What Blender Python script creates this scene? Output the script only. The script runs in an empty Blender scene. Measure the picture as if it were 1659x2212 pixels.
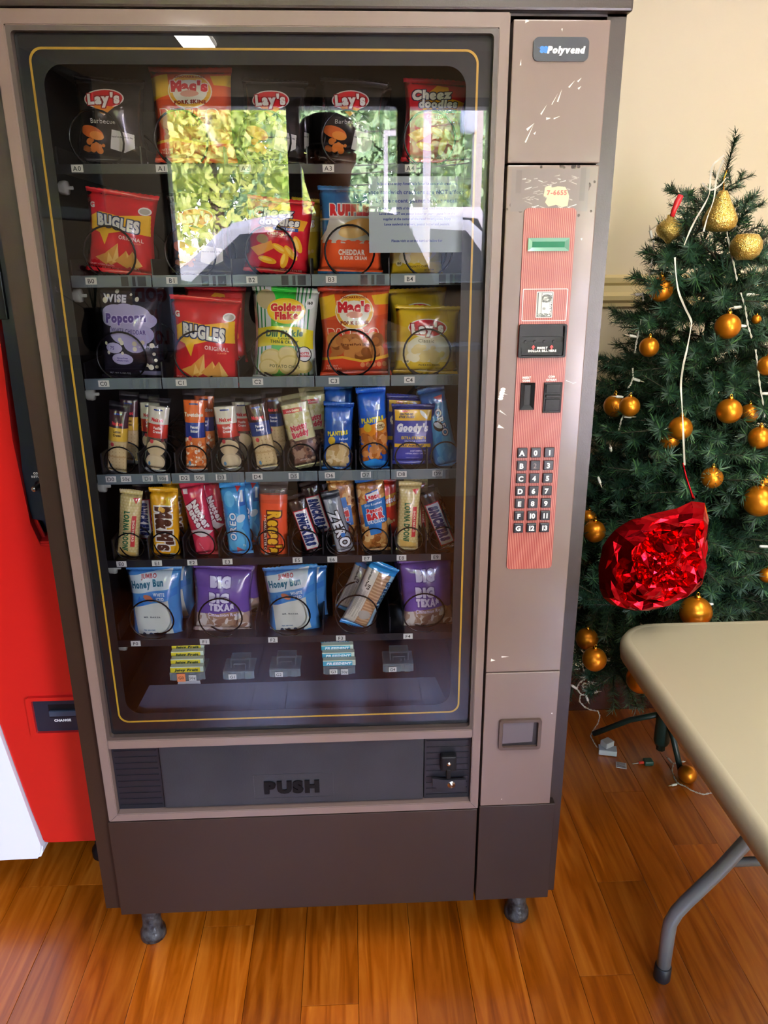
import bpy, bmesh, math, random
import numpy as np
from mathutils import Vector, Matrix, noise
random.seed(7)
SC = bpy.context.scene; COL = SC.collection
PI = math.pi
# ------------------------------------------------------------------ camera, world, light, exposure
FPX = 1636.0; CAM = Vector((0.5522, -1.2953, 1.4913))
_p, _y, _r = math.radians(18.604), math.radians(2.5417), math.radians(-0.3251)
FW = Vector((math.sin(_y)*math.cos(_p), math.cos(_y)*math.cos(_p), -math.sin(_p)))
_rt = Vector((math.cos(_y), -math.sin(_y), 0)); _up = _rt.cross(FW)
RT = math.cos(_r)*_rt + math.sin(_r)*_up; UP = -math.sin(_r)*_rt + math.cos(_r)*_up
cd = bpy.data.cameras.new('camera'); cam = bpy.data.objects.new('camera', cd); COL.objects.link(cam)
cd.sensor_fit = 'HORIZONTAL'; cd.sensor_width = 36; cd.lens = FPX/1659*36; cd.clip_start = 0.01; cd.clip_end = 200
M3 = Matrix((RT, UP, -FW)).transposed(); cam.matrix_world = Matrix.Translation(CAM) @ M3.to_4x4()
SC.camera = cam
SC.view_settings.view_transform = 'Standard'; SC.view_settings.look = 'None'
SC.view_settings.exposure = 0.7; SC.view_settings.gamma = 1.0; SC.view_settings.use_curve_mapping = False
SC.cycles.use_denoising = True
SC.cycles.max_bounces = 10; SC.cycles.transparent_max_bounces = 24; SC.cycles.sample_clamp_indirect = 6
SC.cycles.caustics_reflective = False; SC.cycles.caustics_refractive = False
W = bpy.data.worlds.new('world'); SC.world = W; W.use_nodes = True
nt = W.node_tree; nt.nodes.clear()
wo = nt.nodes.new('ShaderNodeOutputWorld'); wb = nt.nodes.new('ShaderNodeBackground'); ws = nt.nodes.new('ShaderNodeTexSky')
ws.sky_type = 'NISHITA'; ws.sun_disc = False; ws.sun_elevation = math.radians(48); ws.sun_rotation = math.radians(25); ws.air_density = 1.2; ws.dust_density = 2.5
nt.links.new(ws.outputs[0], wb.inputs[0]); wb.inputs[1].default_value = 12
nt.links.new(wb.outputs[0], wo.inputs[0])
def light(name, kind, energy, loc, rot=(0,0,0), size=(1,1), color=(1,1,1), portal=False):
    l = bpy.data.lights.new(name, kind); o = bpy.data.objects.new(name, l); COL.objects.link(o)
    l.energy = energy; l.color = color; o.location = loc; o.rotation_euler = rot
    if kind == 'AREA':
        l.shape = 'RECTANGLE'; l.size, l.size_y = size
        if portal: l.cycles.is_portal = True
    return o
WY = -3.4                                   # inner face of the window wall
sun = light('sun', 'SUN', 190.0, (0, 0, 8), (math.radians(42), 0, math.radians(155)), color=(1, .95, .86)); sun.data.angle = .009
light('window_portal', 'AREA', 1, (0.49, WY-.06, 1.86), (math.radians(90), 0, 0), (1.9, 1.1), portal=True)
light('door_portal', 'AREA', 1, (2.35, WY-.06, 1.1), (math.radians(90), 0, 0), (1.1, 2.1), portal=True)
LAMPS = [(-.165, -2.90, 0), (1.0, -1.2, 0), (2.05, -.55, 0), (2.3, -2.9, 0)]  # third lamp is unseen, placed to brighten the back wall
LAMP_W = 14
# ------------------------------------------------------------------ pixel rays -> real places
def ray(px, py): return FW + RT*((px-829.5)/FPX) - UP*((py-1106)/FPX)
def P(px, py, Y=None, Z=None, X=None):
    d = ray(px, py)
    t = (Y-CAM.y)/d.y if Y is not None else ((Z-CAM.z)/d.z if Z is not None else (X-CAM.x)/d.x)
    return CAM + d*t
GY = 0.014                                   # the machine's glass
def MR(px, py, Y=None, Z=None):              # where a thing stands that is seen reflected in the machine's glass
    d = ray(px, py); d.y = -d.y; c = Vector((CAM.x, 2*GY-CAM.y, CAM.z))
    t = (Y-c.y)/d.y if Y is not None else (Z-c.z)/d.z
    return c + d*t
# ------------------------------------------------------------------ materials
def L(c):
    if isinstance(c, str): c = tuple(int(c[i:i+2], 16)/255 for i in (0, 2, 4))
    return tuple((x/12.92 if x <= .04045 else ((x+.055)/1.055)**2.4) for x in c[:3]) + (1,)
def mat(name, color='808080', rough=.5, metal=0, coat=0, spec=.5, bump=0, bscale=50, bdist=.002, var=0, vscale=8, color2=None, emit=None, estr=0, stretch=None, alpha=None, flat=None, tex='NOISE'):
    m = bpy.data.materials.new(name); m.use_nodes = True; n = m.node_tree; b = n.nodes['Principled BSDF']
    b.inputs['Base Color'].default_value = L(color); b.inputs['Roughness'].default_value = rough; b.inputs['Metallic'].default_value = metal
    b.inputs['Coat Weight'].default_value = coat; b.inputs['Coat Roughness'].default_value = .08; b.inputs['Specular IOR Level'].default_value = spec
    if emit: b.inputs['Emission Color'].default_value = L(emit); b.inputs['Emission Strength'].default_value = estr
    if alpha is not None: b.inputs['Alpha'].default_value = alpha
    if var or bump:
        tc = n.nodes.new('ShaderNodeTexCoord'); mp = n.nodes.new('ShaderNodeMapping'); n.links.new(tc.outputs['Object'], mp.inputs[0])
        if stretch: mp.inputs['Scale'].default_value = stretch
    if var:
        t = n.nodes.new('ShaderNodeTexNoise'); t.inputs['Scale'].default_value = vscale; t.inputs['Detail'].default_value = 6
        n.links.new(mp.outputs[0], t.inputs[0]); mx = n.nodes.new('ShaderNodeMix'); mx.data_type = 'RGBA'
        rp = n.nodes.new('ShaderNodeValToRGB'); rp.color_ramp.elements[0].position = .35; rp.color_ramp.elements[1].position = .68
        n.links.new(t.outputs[0], rp.inputs[0]); n.links.new(rp.outputs[0], mx.inputs[0])
        c = L(color); c2 = L(color2) if color2 else tuple(x*(1-var) for x in c[:3])+(1,)
        mx.inputs[6].default_value = c; mx.inputs[7].default_value = c2; n.links.new(mx.outputs[2], b.inputs['Base Color'])
    if bump:
        t = n.nodes.new('ShaderNodeTexNoise' if tex == 'NOISE' else 'ShaderNodeTexVoronoi'); t.inputs['Scale'].default_value = bscale
        n.links.new(mp.outputs[0], t.inputs[0]); bp = n.nodes.new('ShaderNodeBump'); bp.inputs['Strength'].default_value = bump; bp.inputs['Distance'].default_value = bdist
        n.links.new(t.outputs[0], bp.inputs['Height']); n.links.new(bp.outputs[0], b.inputs['Normal'])
    return m
def glassmat(name, tint='ffffff', ior=1.5, rough=0.0, haze=0):
    m = bpy.data.materials.new(name); m.use_nodes = True; n = m.node_tree; n.nodes.clear()
    o = n.nodes.new('ShaderNodeOutputMaterial'); mx = n.nodes.new('ShaderNodeMixShader'); tr = n.nodes.new('ShaderNodeBsdfTransparent'); gl = n.nodes.new('ShaderNodeBsdfGlossy')
    fr = n.nodes.new('ShaderNodeFresnel'); fr.inputs[0].default_value = ior; gl.inputs['Roughness'].default_value = rough; tr.inputs[0].default_value = L(tint)
    n.links.new(fr.outputs[0], mx.inputs[0]); n.links.new(tr.outputs[0], mx.inputs[1]); n.links.new(gl.outputs[0], mx.inputs[2])
    n.links.new(mx.outputs[0], o.inputs[0])
    return m
def imgmat(name, arr, rough=.32, coat=.6, bump=.25, bscale=34, metal=0, stretch=None, bdist=.004, spec=.5):
    """flat print: arr is h x w x 4 in sRGB, drawn in this script"""
    h, w = arr.shape[:2]; im = bpy.data.images.new(name, w, h, alpha=True)
    im.pixels.foreach_set(np.ascontiguousarray(arr[::-1], dtype=np.float32).ravel()); im.update(); im.pack()
    m = mat(name, 'ffffff', rough, metal, coat, spec, bump, bscale, bdist, stretch=stretch); n = m.node_tree; b = n.nodes['Principled BSDF']
    t = n.nodes.new('ShaderNodeTexImage'); t.image = im; t.extension = 'EXTEND'
    n.links.new(t.outputs[0], b.inputs['Base Color'])
    if arr[..., 3].min() < .99: n.links.new(t.outputs[1], b.inputs['Alpha'])
    return m
# ------------------------------------------------------------------ mesh helpers
def bx(bm, x0, x1, y0, y1, z0, z1, bev=0, mi=0):
    vs = [bm.verts.new((x, y, z)) for x in (x0, x1) for y in (y0, y1) for z in (z0, z1)]
    fs = []
    for q in ((0,1,3,2), (4,6,7,5), (0,4,5,1), (2,3,7,6), (0,2,6,4), (1,5,7,3)):
        f = bm.faces.new([vs[i] for i in q]); f.material_index = mi; fs.append(f)
    if bev > 0:
        es = list({e for f in fs for e in f.edges}); r = bmesh.ops.bevel(bm, geom=es, offset=bev, segments=2, affect='EDGES', profile=.6)
        for f in r['faces']: f.material_index = mi
    return fs
def tube(bm, pts, rad, n=8, mi=0, closed=False, caps=True):
    pts = [Vector(p) for p in pts]; N = len(pts); rings = []; prev = None
    for i, p in enumerate(pts):
        a = pts[(i-1) % N] if (closed or i > 0) else pts[i]; b = pts[(i+1) % N] if (closed or i < N-1) else pts[i]
        t = (b-a); t = t.normalized() if t.length > 1e-9 else Vector((0, 0, 1))
        if prev is None:
            u = t.orthogonal().normalized()
        else:
            u = (prev - t*prev.dot(t)); u = u.normalized() if u.length > 1e-6 else t.orthogonal().normalized()
        prev = u; v = t.cross(u); r = rad[i] if isinstance(rad, (list, tuple)) else rad
        rings.append([bm.verts.new(p + (u*math.cos(2*PI*k/n) + v*math.sin(2*PI*k/n))*r) for k in range(n)])
    M = N if closed else N-1
    for i in range(M):
        A, B = rings[i], rings[(i+1) % N]
        for k in range(n):
            f = bm.faces.new((A[k], A[(k+1) % n], B[(k+1) % n], B[k])); f.material_index = mi; f.smooth = True
    if caps and not closed:
        f = bm.faces.new(rings[0][::-1]); f.material_index = mi; f = bm.faces.new(rings[-1]); f.material_index = mi
def lathe(bm, prof, c=(0, 0, 0), n=20, mi=0, axis='z', smooth=True):
    c = Vector(c); rings = []
    for r, z in prof:
        ring = []
        for k in range(n):
            a = 2*PI*k/n; v = (r*math.cos(a), r*math.sin(a), z)
            if axis == 'y': v = (v[0], v[2], v[1])
            if axis == 'x': v = (v[2], v[0], v[1])
            ring.append(bm.verts.new(c + Vector(v)))
        rings.append(ring)
    for A, B in zip(rings, rings[1:]):
        for k in range(n):
            f = bm.faces.new((A[k], A[(k+1) % n], B[(k+1) % n], B[k])); f.material_index = mi; f.smooth = smooth
    for R_, rev in ((rings[0], 1), (rings[-1], 0)):
        f = bm.faces.new(R_[::-1] if rev else R_); f.material_index = mi
def poly(bm, pts, mi=0):
    f = bm.faces.new([bm.verts.new(p) for p in pts]); f.material_index = mi; return f
def prism(bm, pts2, y0, y1, mi=0):
    """outline in x,z extruded from y0 to y1"""
    A = [bm.verts.new((x, y0, z)) for x, z in pts2]; B = [bm.verts.new((x, y1, z)) for x, z in pts2]; n = len(A)
    for f in [bm.faces.new(A), bm.faces.new(B[::-1])] + [bm.faces.new((A[i], B[i], B[(i+1) % n], A[(i+1) % n])) for i in range(n)]: f.material_index = mi
def rrect(x0, x1, z0, z1, r, n=5):
    out = []
    for cx, cz, a0 in ((x1-r, z1-r, 0), (x0+r, z1-r, 90), (x0+r, z0+r, 180), (x1-r, z0+r, 270)):
        for k in range(n+1):
            a = math.radians(a0+90*k/n); out.append((cx+r*math.cos(a), cz+r*math.sin(a)))
    return out
def ring(bm, outer, inner, y0, y1, mi=0):
    n = len(outer)
    def vs(o, y): return [bm.verts.new((x, y, z)) for x, z in o]
    a, b, c, d = vs(outer, y0), vs(inner, y0), vs(outer, y1), vs(inner, y1)
    for i in range(n):
        j = (i+1) % n
        for q in ((a[i], a[j], b[j], b[i]), (c[j], c[i], d[i], d[j]), (a[j], a[i], c[i], c[j]), (b[i], b[j], d[j], d[i])):
            f = bm.faces.new(q); f.material_index = mi
def obj(name, bm, mats, parent=None, smooth=False, recalc=True, local=False):
    me = bpy.data.meshes.new(name)
    if isinstance(bm, bmesh.types.BMesh):
        if recalc: bmesh.ops.recalc_face_normals(bm, faces=bm.faces)
        bm.to_mesh(me); bm.free()
    else: me = bm
    for m in (mats if isinstance(mats, (list, tuple)) else [mats]): me.materials.append(m)
    if smooth:
        for p in me.polygons: p.use_smooth = True
    o = bpy.data.objects.new(name, me); COL.objects.link(o)
    if parent is not None:
        o.parent = parent
        if parent.parent is None and not local: o.matrix_parent_inverse = parent.matrix_basis.inverted()
    return o
def tag(o, label=None, cat=None, group=None, kind=None):
    if label: o['label'] = label
    if cat: o['category'] = cat
    if group: o['group'] = group
    if kind: o['kind'] = kind
    return o
def thing(name, label, cat, loc=(0, 0, 0), group=None, mtx=None):
    o = bpy.data.objects.new(name, None); COL.objects.link(o); o.empty_display_size = .05
    o.matrix_basis = mtx if mtx is not None else Matrix.Translation(loc)
    return tag(o, label, cat, group)
def struct(name, bm, m, parent=None): return tag(obj(name, bm, m, parent), kind='structure')
def child_copy(src, parent, mtx=None):
    c = src.copy(); COL.objects.link(c); c.parent = parent
    if mtx is not None: c.matrix_basis = mtx
    return c
# ------------------------------------------------------------------ letters (built from Blender's own font), flat print canvas
_GM = {}; _GR = 64
def glyph_mesh(ch, off=0.0):
    k = (ch, off)
    if k not in _GM:
        cu = bpy.data.curves.new('g', 'FONT'); cu.body = ch; cu.size = 1; cu.offset = off; cu.resolution_u = 3
        ob = bpy.data.objects.new('g', cu); COL.objects.link(ob); bpy.context.view_layer.update()
        dg = bpy.context.evaluated_depsgraph_get(); ev = ob.evaluated_get(dg); me = bpy.data.meshes.new_from_object(ev)
        me.calc_loop_triangles(); V = np.array([v.co[:2] for v in me.vertices]) if len(me.vertices) else np.zeros((0, 2))
        T = np.array([t.vertices[:] for t in me.loop_triangles]) if len(me.loop_triangles) else np.zeros((0, 3), int)
        bpy.data.objects.remove(ob); bpy.data.curves.remove(cu); bpy.data.meshes.remove(me)
        adv = (V[:, 0].max()+.07) if len(V) else .28
        _GM[k] = (V, T, adv)
    return _GM[k]
_GI = {}
def glyph_img(ch, off):
    k = (ch, off)
    if k not in _GI:
        V, T, adv = glyph_mesh(ch, off); R = _GR; w = int((adv+.3)*R); h = int(1.3*R); im = np.zeros((h, w))
        for t in T:
            p = (V[t]+[.1, .3])*R; x0, y0 = np.floor(p.min(0)).astype(int); x1, y1 = np.ceil(p.max(0)).astype(int)+1
            x0, y0 = max(x0, 0), max(y0, 0); x1, y1 = min(x1, w), min(y1, h)
            if x1 <= x0 or y1 <= y0: continue
            X, Y = np.meshgrid(np.arange(x0, x1)+.5, np.arange(y0, y1)+.5)
            (ax, ay), (bx_, by), (cx, cy) = p
            e = [(bx_-ax)*(Y-ay)-(by-ay)*(X-ax), (cx-bx_)*(Y-by)-(cy-by)*(X-bx_), (ax-cx)*(Y-cy)-(ay-cy)*(X-cx)]
            s = ((e[0] >= -.5) & (e[1] >= -.5) & (e[2] >= -.5)) | ((e[0] <= .5) & (e[1] <= .5) & (e[2] <= .5))
            im[y0:y1, x0:x1][s] = 1
        _GI[k] = (im, adv)
    return _GI[k]
def text_mesh(bm, s, c, h, y, mi=0, off=.02, thick=0, stretch=1.0, mirror=1):
    """letters standing in the x,z plane at depth y, centred on c=(x,z); h = size of a capital"""
    sz = h/.72; x = 0; items = []
    for ch in s:
        V, T, adv = glyph_mesh(ch, off); items.append((V, T, x)); x += adv
    x0 = c[0] - mirror*x*sz*stretch/2
    for V, T, xo in items:
        vv = [bm.verts.new((x0+mirror*(v[0]+xo)*sz*stretch, y, c[1]+(v[1]-.36)*sz)) for v in V]
        for t in T:
            try: f = bm.faces.new([vv[i] for i in t]); f.material_index = mi
            except ValueError: pass
class Cv:
    def __init__(s, w, h, bg='808080', a=1.0):
        s.w, s.h = w, h; s.a = np.empty((h, w, 4), np.float32); s.a[:] = s.c(bg, a)
        s.X, s.Y = np.meshgrid((np.arange(w)+.5)/w, (np.arange(h)+.5)/h)
    def c(s, col, a=1.0): return np.array([int(col[i:i+2], 16)/255 for i in (0, 2, 4)]+[a], np.float32)
    def put(s, m, col, a=1.0):
        m = m[..., None].astype(np.float32); s.a = s.a*(1-m)+s.c(col, a)*m; return s
    def r(s, x0, y0, x1, y1, col, a=1.0): return s.put((s.X >= x0) & (s.X <= x1) & (s.Y >= y0) & (s.Y <= y1), col, a)
    def e(s, cx, cy, rx, ry, col, a=1.0, rot=0):
        co, si = math.cos(rot), math.sin(rot); k = s.h/s.w; dx = s.X-cx; dy = (s.Y-cy)*k
        u = (dx*co+dy*si)/rx; v = (-dx*si+dy*co)/(ry*k); return s.put(u*u+v*v <= 1, col, a)
    def p(s, pts, col, a=1.0):
        ins = np.zeros_like(s.X, bool); n = len(pts)
        for i in range(n):
            (x1, y1), (x2, y2) = pts[i], pts[(i+1) % n]
            if y1 == y2: continue
            ins ^= ((y1 > s.Y) != (y2 > s.Y)) & (s.X < (x2-x1)*(s.Y-y1)/(y2-y1)+x1)
        return s.put(ins, col, a)
    def noise(s, cols, n, size, box=(0, 0, 1, 1), a=1.0, seed=1, asp=1.0):
        rr = random.Random(seed)
        for _ in range(n):
            r_ = size*rr.uniform(.6, 1.4)
            s.e(rr.uniform(box[0], box[2]), rr.uniform(box[1], box[3]), r_, r_*s.w/s.h*asp, rr.choice(cols), a, rr.uniform(0, 3))
        return s
    def t(s, txt, cx, cy, h, col, off=.02, rot=0, sx=1.0, shear=0, sp=0, a=1.0):
        """h = capital height as a share of canvas height; rot in degrees, clockwise positive"""
        H = h*s.h/.72; tot = sum(glyph_img(ch, off)[1]+sp for ch in txt)*sx; th = math.radians(rot); co, si = math.cos(th), math.sin(th)
        x = -tot/2; mask = np.zeros((s.h, s.w), np.float32)
        for ch in txt:
            im, adv = glyph_img(ch, off)
            if ch != ' ':
                mx, my = (x+adv*sx/2)*H, 0; gx, gy = cx*s.w+mx*co, cy*s.h+mx*si; R_ = H*(max(adv*sx, 1)*.75+.5)
                x0, x1 = int(max(gx-R_, 0)), int(min(gx+R_, s.w)); y0, y1 = int(max(gy-R_, 0)), int(min(gy+R_, s.h))
                if x1 > x0 and y1 > y0:
                    acc = 0
                    for ox, oy in ((.25, .25), (.75, .25), (.25, .75), (.75, .75)):
                        X, Y = np.meshgrid(np.arange(x0, x1)+ox-cx*s.w, np.arange(y0, y1)+oy-cy*s.h)
                        u = (X*co+Y*si)/H; v = -(-X*si+Y*co)/H+.36; u = (u-x-shear*(v-.36))/sx
                        iu = ((u+.1)*_GR).astype(int); iv = ((v+.3)*_GR).astype(int)
                        ok = (iu >= 0) & (iv >= 0) & (iu < im.shape[1]) & (iv < im.shape[0])
                        acc = acc + np.where(ok, im[np.clip(iv, 0, im.shape[0]-1), np.clip(iu, 0, im.shape[1]-1)], 0)/4
                    mask[y0:y1, x0:x1] = np.maximum(mask[y0:y1, x0:x1], acc)
            x += (adv+sp)*sx
        return s.put(mask, col, a)
    def to(s, txt, cx, cy, h, col, ocol, off=.03, ooff=.09, **k):   # outlined
        kw = dict(k)
        for dx, dy in ((-1, 0), (1, 0), (0, -1), (0, 1), (1, 1), (-1, -1), (1, -1), (-1, 1)):
            s.t(txt, cx+dx*h*.09*s.h/s.w, cy+dy*h*.09, h, ocol, off=off, **kw)
        return s.t(txt, cx, cy, h, col, off=off, **kw)
# ------------------------------------------------------------------ setting
XL, XR, YB, ZC = -1.75, 3.3, 0.95, 2.56
m_wall = mat('wall_paint', 'D5C8AC', .45, bump=.12, bscale=60, var=.06, vscale=3)
m_wallb = mat('window_wall_paint', 'DDD3BE', .5, bump=.1, bscale=60)
m_trim = mat('trim_paint', 'D2C08E', .35)
m_ceil = mat('ceiling_paint', 'D8D4CA', .8, bump=.3, bscale=120)
m_brown = mat('window_bronze', '2B2622', .35)
m_subfloor = mat('subfloor', '1A0D07', .9)
def woodmat():
    m = bpy.data.materials.new('plank_wood'); m.use_nodes = True; n = m.node_tree; b = n.nodes['Principled BSDF']
    g = n.nodes.new('ShaderNodeNewGeometry'); oi = n.nodes.new('ShaderNodeObjectInfo')
    cb = n.nodes.new('ShaderNodeVectorMath'); cb.operation = 'MULTIPLY_ADD'; n.links.new(oi.outputs['Random'], cb.inputs[0])
    cb.inputs[1].default_value = (7.3, 13.1, 4); n.links.new(g.outputs['Position'], cb.inputs[2])
    mp = n.nodes.new('ShaderNodeMapping'); mp.inputs['Scale'].default_value = (24, 1.7, 1); n.links.new(cb.outputs[0], mp.inputs[0])
    t = n.nodes.new('ShaderNodeTexNoise'); t.inputs['Scale'].default_value = 1.6; t.inputs['Detail'].default_value = 7; t.inputs['Distortion'].default_value = 1.2; n.links.new(mp.outputs[0], t.inputs[0])
    r = n.nodes.new('ShaderNodeValToRGB'); e = r.color_ramp.elements; e[0].position = .28; e[0].color = L('84411E'); e[1].position = .72; e[1].color = L('C47840')
    x = r.color_ramp.elements.new(.5); x.color = L('AC6033'); n.links.new(t.outputs[0], r.inputs[0])
    h = n.nodes.new('ShaderNodeHueSaturation'); h.inputs['Saturation'].default_value = 1.08; mr = n.nodes.new('ShaderNodeMapRange'); mr.inputs[3].default_value = .78; mr.inputs[4].default_value = 1.12
    n.links.new(oi.outputs['Random'], mr.inputs[0]); n.links.new(mr.outputs[0], h.inputs['Value']); n.links.new(r.outputs[0], h.inputs['Color']); n.links.new(h.outputs[0], b.inputs['Base Color'])
    b.inputs['Roughness'].default_value = .33; b.inputs['Coat Weight'].default_value = .8; b.inputs['Coat Roughness'].default_value = .22
    bp = n.nodes.new('ShaderNodeBump'); bp.inputs['Strength'].default_value = .12; bp.inputs['Distance'].default_value = .002; n.links.new(t.outputs[0], bp.inputs['Height']); n.links.new(bp.outputs[0], b.inputs['Normal'])
    return m
m_wood = woodmat()
bm = bmesh.new(); bx(bm, XL, XR, WY, YB, -.05, -.0075); floor = struct('floor', bm, m_subfloor)
PW, PL = .1207, .915
bm = bmesh.new(); bx(bm, -PW/2+.0004, PW/2-.0004, -PL/2+.0004, PL/2-.0004, -.007, 0, .0009); plank = obj('plank', bm, m_wood, floor)
ends = {-2: .243, -1: .243, 4: -.111, 9: -.072, 10: .185, 1: .62, 2: .1, 3: .5, 5: .35, 6: -.35, 7: .22, 8: .55, 0: -.3, 11: -.4, 12: .3}
first = True; rr = random.Random(3)
for k in range(math.floor((XL+.058)/PW), math.ceil((XR+.058)/PW)):
    x0 = max(-.058+k*PW, XL); x1 = min(-.058+(k+1)*PW, XR); e = ends.get(k, rr.uniform(-.4, .5)); y = e
    while y > WY: y -= PL
    while y < YB:
        a, b = max(y, WY), min(y+PL, YB)
        if b-a > .03 and x1-x0 > .02:
            p = plank if first else child_copy(plank, floor); first = False
            p.location = ((x0+x1)/2, (a+b)/2, 0); p.scale = ((x1-x0)/PW, (b-a)/PL, 1)
        y += PL
bm = bmesh.new(); bx(bm, XL-.3, XR+.3, WY-.3, YB+.3, ZC, ZC+.15); struct('ceiling', bm, m_ceil)
bm = bmesh.new(); bx(bm, XL-.2, XR+.2, YB, YB+.15, -.05, ZC); struct('wall_back', bm, m_wall)
bm = bmesh.new(); bx(bm, XL-.15, XL, WY-.15, YB, -.05, ZC); struct('wall_left', bm, m_wall)
bm = bmesh.new(); bx(bm, XR, XR+.15, WY-.15, YB, -.05, ZC); struct('wall_right', bm, m_wall)
def rail(name, a, b, horiz):
    prof = [(0, 1.352), (.012, 1.352), (.014, 1.362), (.022, 1.37), (.024, 1.382), (.014, 1.392), (.012, 1.41), (.02, 1.418), (.022, 1.432), (.01, 1.44), (0, 1.44)]
    bm = bmesh.new()
    if horiz: A = [bm.verts.new((a, YB-d, z)) for d, z in prof]; B = [bm.verts.new((b, YB-d, z)) for d, z in prof]
    else: A = [bm.verts.new((XL+d, a, z)) for d, z in prof]; B = [bm.verts.new((XL+d, b, z)) for d, z in prof]
    for i in range(len(A)-1): bm.faces.new((A[i], A[i+1], B[i+1], B[i]))
    bm.faces.new(A); bm.faces.new(B[::-1]); struct(name, bm, m_trim)
rail('trim_1', XL, XR, True); rail('trim_2', WY, YB-.03, False)
bm = bmesh.new(); bx(bm, XL, XR, YB-.014, YB, 0, .165, .003); struct('baseboard_back', bm, mat('cherry_base', '3E1B0E', .25))
# window wall: three high panes, plus an unseen glazed door added for more daylight
wx = [MR(q, 400, Y=WY).x for q in (352, 630, 646, 862, 880, 1064)]; WZ0, WZ1 = 1.30, 2.33; DX0, DX1 = 1.85, 2.85
bm = bmesh.new()
for a in ((XL-.15, wx[0], 0, ZC), (wx[5], DX0, 0, ZC), (DX1, XR+.15, 0, ZC), (wx[0], wx[5], 0, WZ0), (wx[0], wx[5], WZ1, ZC), (DX0, DX1, 2.15, ZC)):
    bx(bm, a[0], a[1], WY-.15, WY, a[2]-(.05 if a[2] == 0 else 0), a[3])
struct('wall_front', bm, m_wallb)
m_pane = glassmat('window_glass', 'FAF3F8', 1.45)
for i in range(3):
    a, b = wx[2*i], wx[2*i+1]
    if i: a = (wx[2*i]+wx[2*i-1])/2
    if i < 2: b = (wx[2*i+1]+wx[2*i+2])/2
    bm = bmesh.new(); ring(bm, [(b, WZ1), (a, WZ1), (a, WZ0), (b, WZ0)], [(b-.035, WZ1-.045), (a+.035, WZ1-.045), (a+.035, WZ0+.045), (b-.035, WZ0+.045)], WY-.1, WY+.02)
    w = struct('window_%d' % (i+1), bm, m_brown)
    bm = bmesh.new(); bx(bm, a+.035, b-.035, WY-.062, WY-.056, WZ0+.045, WZ1-.045); obj('pane', bm, m_pane, w)
bm = bmesh.new(); ring(bm, [(DX1, 2.15), (DX0, 2.15), (DX0, 0.002), (DX1, 0.002)], [(DX1-.09, 2.05), (DX0+.09, 2.05), (DX0+.09, .2), (DX1-.09, .2)], WY-.1, WY-.02)
dr = struct('added_door', bm, m_brown); bm = bmesh.new(); bx(bm, DX0+.09, DX1-.09, WY-.062, WY-.056, .2, 2.05); obj('pane', bm, m_pane, dr)
bm = bmesh.new(); tube(bm, [(DX0+.13, WY-.02, .95), (DX0+.13, WY+.04, .95), (DX0+.13, WY+.04, 1.25), (DX0+.13, WY-.02, 1.25)], .011); obj('door_handle', bm, mat('steel_handle', 'A0A0A0', .3, 1), dr)
# ceiling lamps: one mirrored in the glass, three unseen ones added for light
m_lampbox = mat('lamp_housing', 'E8E8E4', .4); m_diff = mat('lamp_diffuser', 'FFFFFF', .4, emit='FFF6E8', estr=2.2)
for i, (x, y, r) in enumerate(LAMPS):
    t = thing('ceiling_light', 'fluorescent ceiling light, %s' % ['small one, mirrored at the top of the glass', 'unseen one added for light over the person with the cap', 'unseen one added above the folding table to brighten the wall', 'unseen one added for light near the added glazed door'][i], 'ceiling light', (x, y, ZC), 'fluorescent ceiling lights')
    bm = bmesh.new(); lx, lyy = (.10, .17) if i == 0 else (.17, .62); bx(bm, x-lx, x+lx, y-lyy, y+lyy, ZC-.05, ZC, .008); obj('housing', bm, m_lampbox, t)
    bm = bmesh.new(); bx(bm, x-lx+.012, x+lx-.012, y-lyy+.012, y+lyy-.012, ZC-.066, ZC-.045, .012); obj('diffuser', bm, m_diff, t)
    o = light('lamp_glow', 'AREA', LAMP_W if i else 5, (x, y, ZC-.07), (0, 0, 0), (lx*2-.04, lyy*2-.04), (1, .95, .88)); o.parent = t; o.matrix_parent_inverse = t.matrix_basis.inverted()

# ------------------------------------------------------------------ the snack machine
VM = thing('vending_machine', 'tall brown glass-fronted snack vending machine with keypad column', 'vending machine', (.49, .45, 0))
m_cab = mat('cabinet_brown', '2B1D14', .33, bump=.25, bscale=420, bdist=.0006, var=.1, vscale=5)
m_kick = mat('kick_brown', '2A1B12', .42, bump=.12, bscale=300, bdist=.0005, var=.12, vscale=4)
m_taupe = mat('taupe_metal', '725F56', .32, coat=.35, bump=.05, bscale=500, bdist=.0004)
m_black = mat('black_plastic', '08080B', .48, spec=.3); m_blackm = mat('black_matte', '121214', .6, bump=.2, bscale=200)
m_inner = mat('dark_interior', '100F14', .5); m_white = mat('white_print', 'F0EEE6', .5); m_chrome = mat('chrome', 'B8B8BC', .18, 1)
m_tagtxt = mat('label_ink', '1A1A1A', .6)
m_grey = mat('shelf_strip', '6A7678', .3)
bm = bmesh.new()
for a in ((0, .038, .02, .88, .15, 1.858), (.955, .985, .02, .88, .15, 1.858), (0, .985, .02, .88, 1.836, 1.858), (.038, .955, .03, .88, .152, .175), (.038, .955, .86, .88, .175, 1.836), (.79, .806, .035, .86, .175, 1.836)): bx(bm, *a)
obj('cabinet', bm, m_cab, VM)
bm = bmesh.new(); bx(bm, -.003, .989, .004, .885, 1.8395, 1.885, .004); obj('cabinet_top', bm, m_cab, VM)
bm = bmesh.new(); bx(bm, .04, .788, .60, .615, .2, 1.83); bx(bm, .04, .788, .035, .6, 1.80, 1.83); bx(bm, .041, .05, .03, .6, .2, 1.8); bx(bm, .778, .787, .03, .6, .2, 1.8); obj('inner_liner', bm, m_inner, VM)
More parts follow.
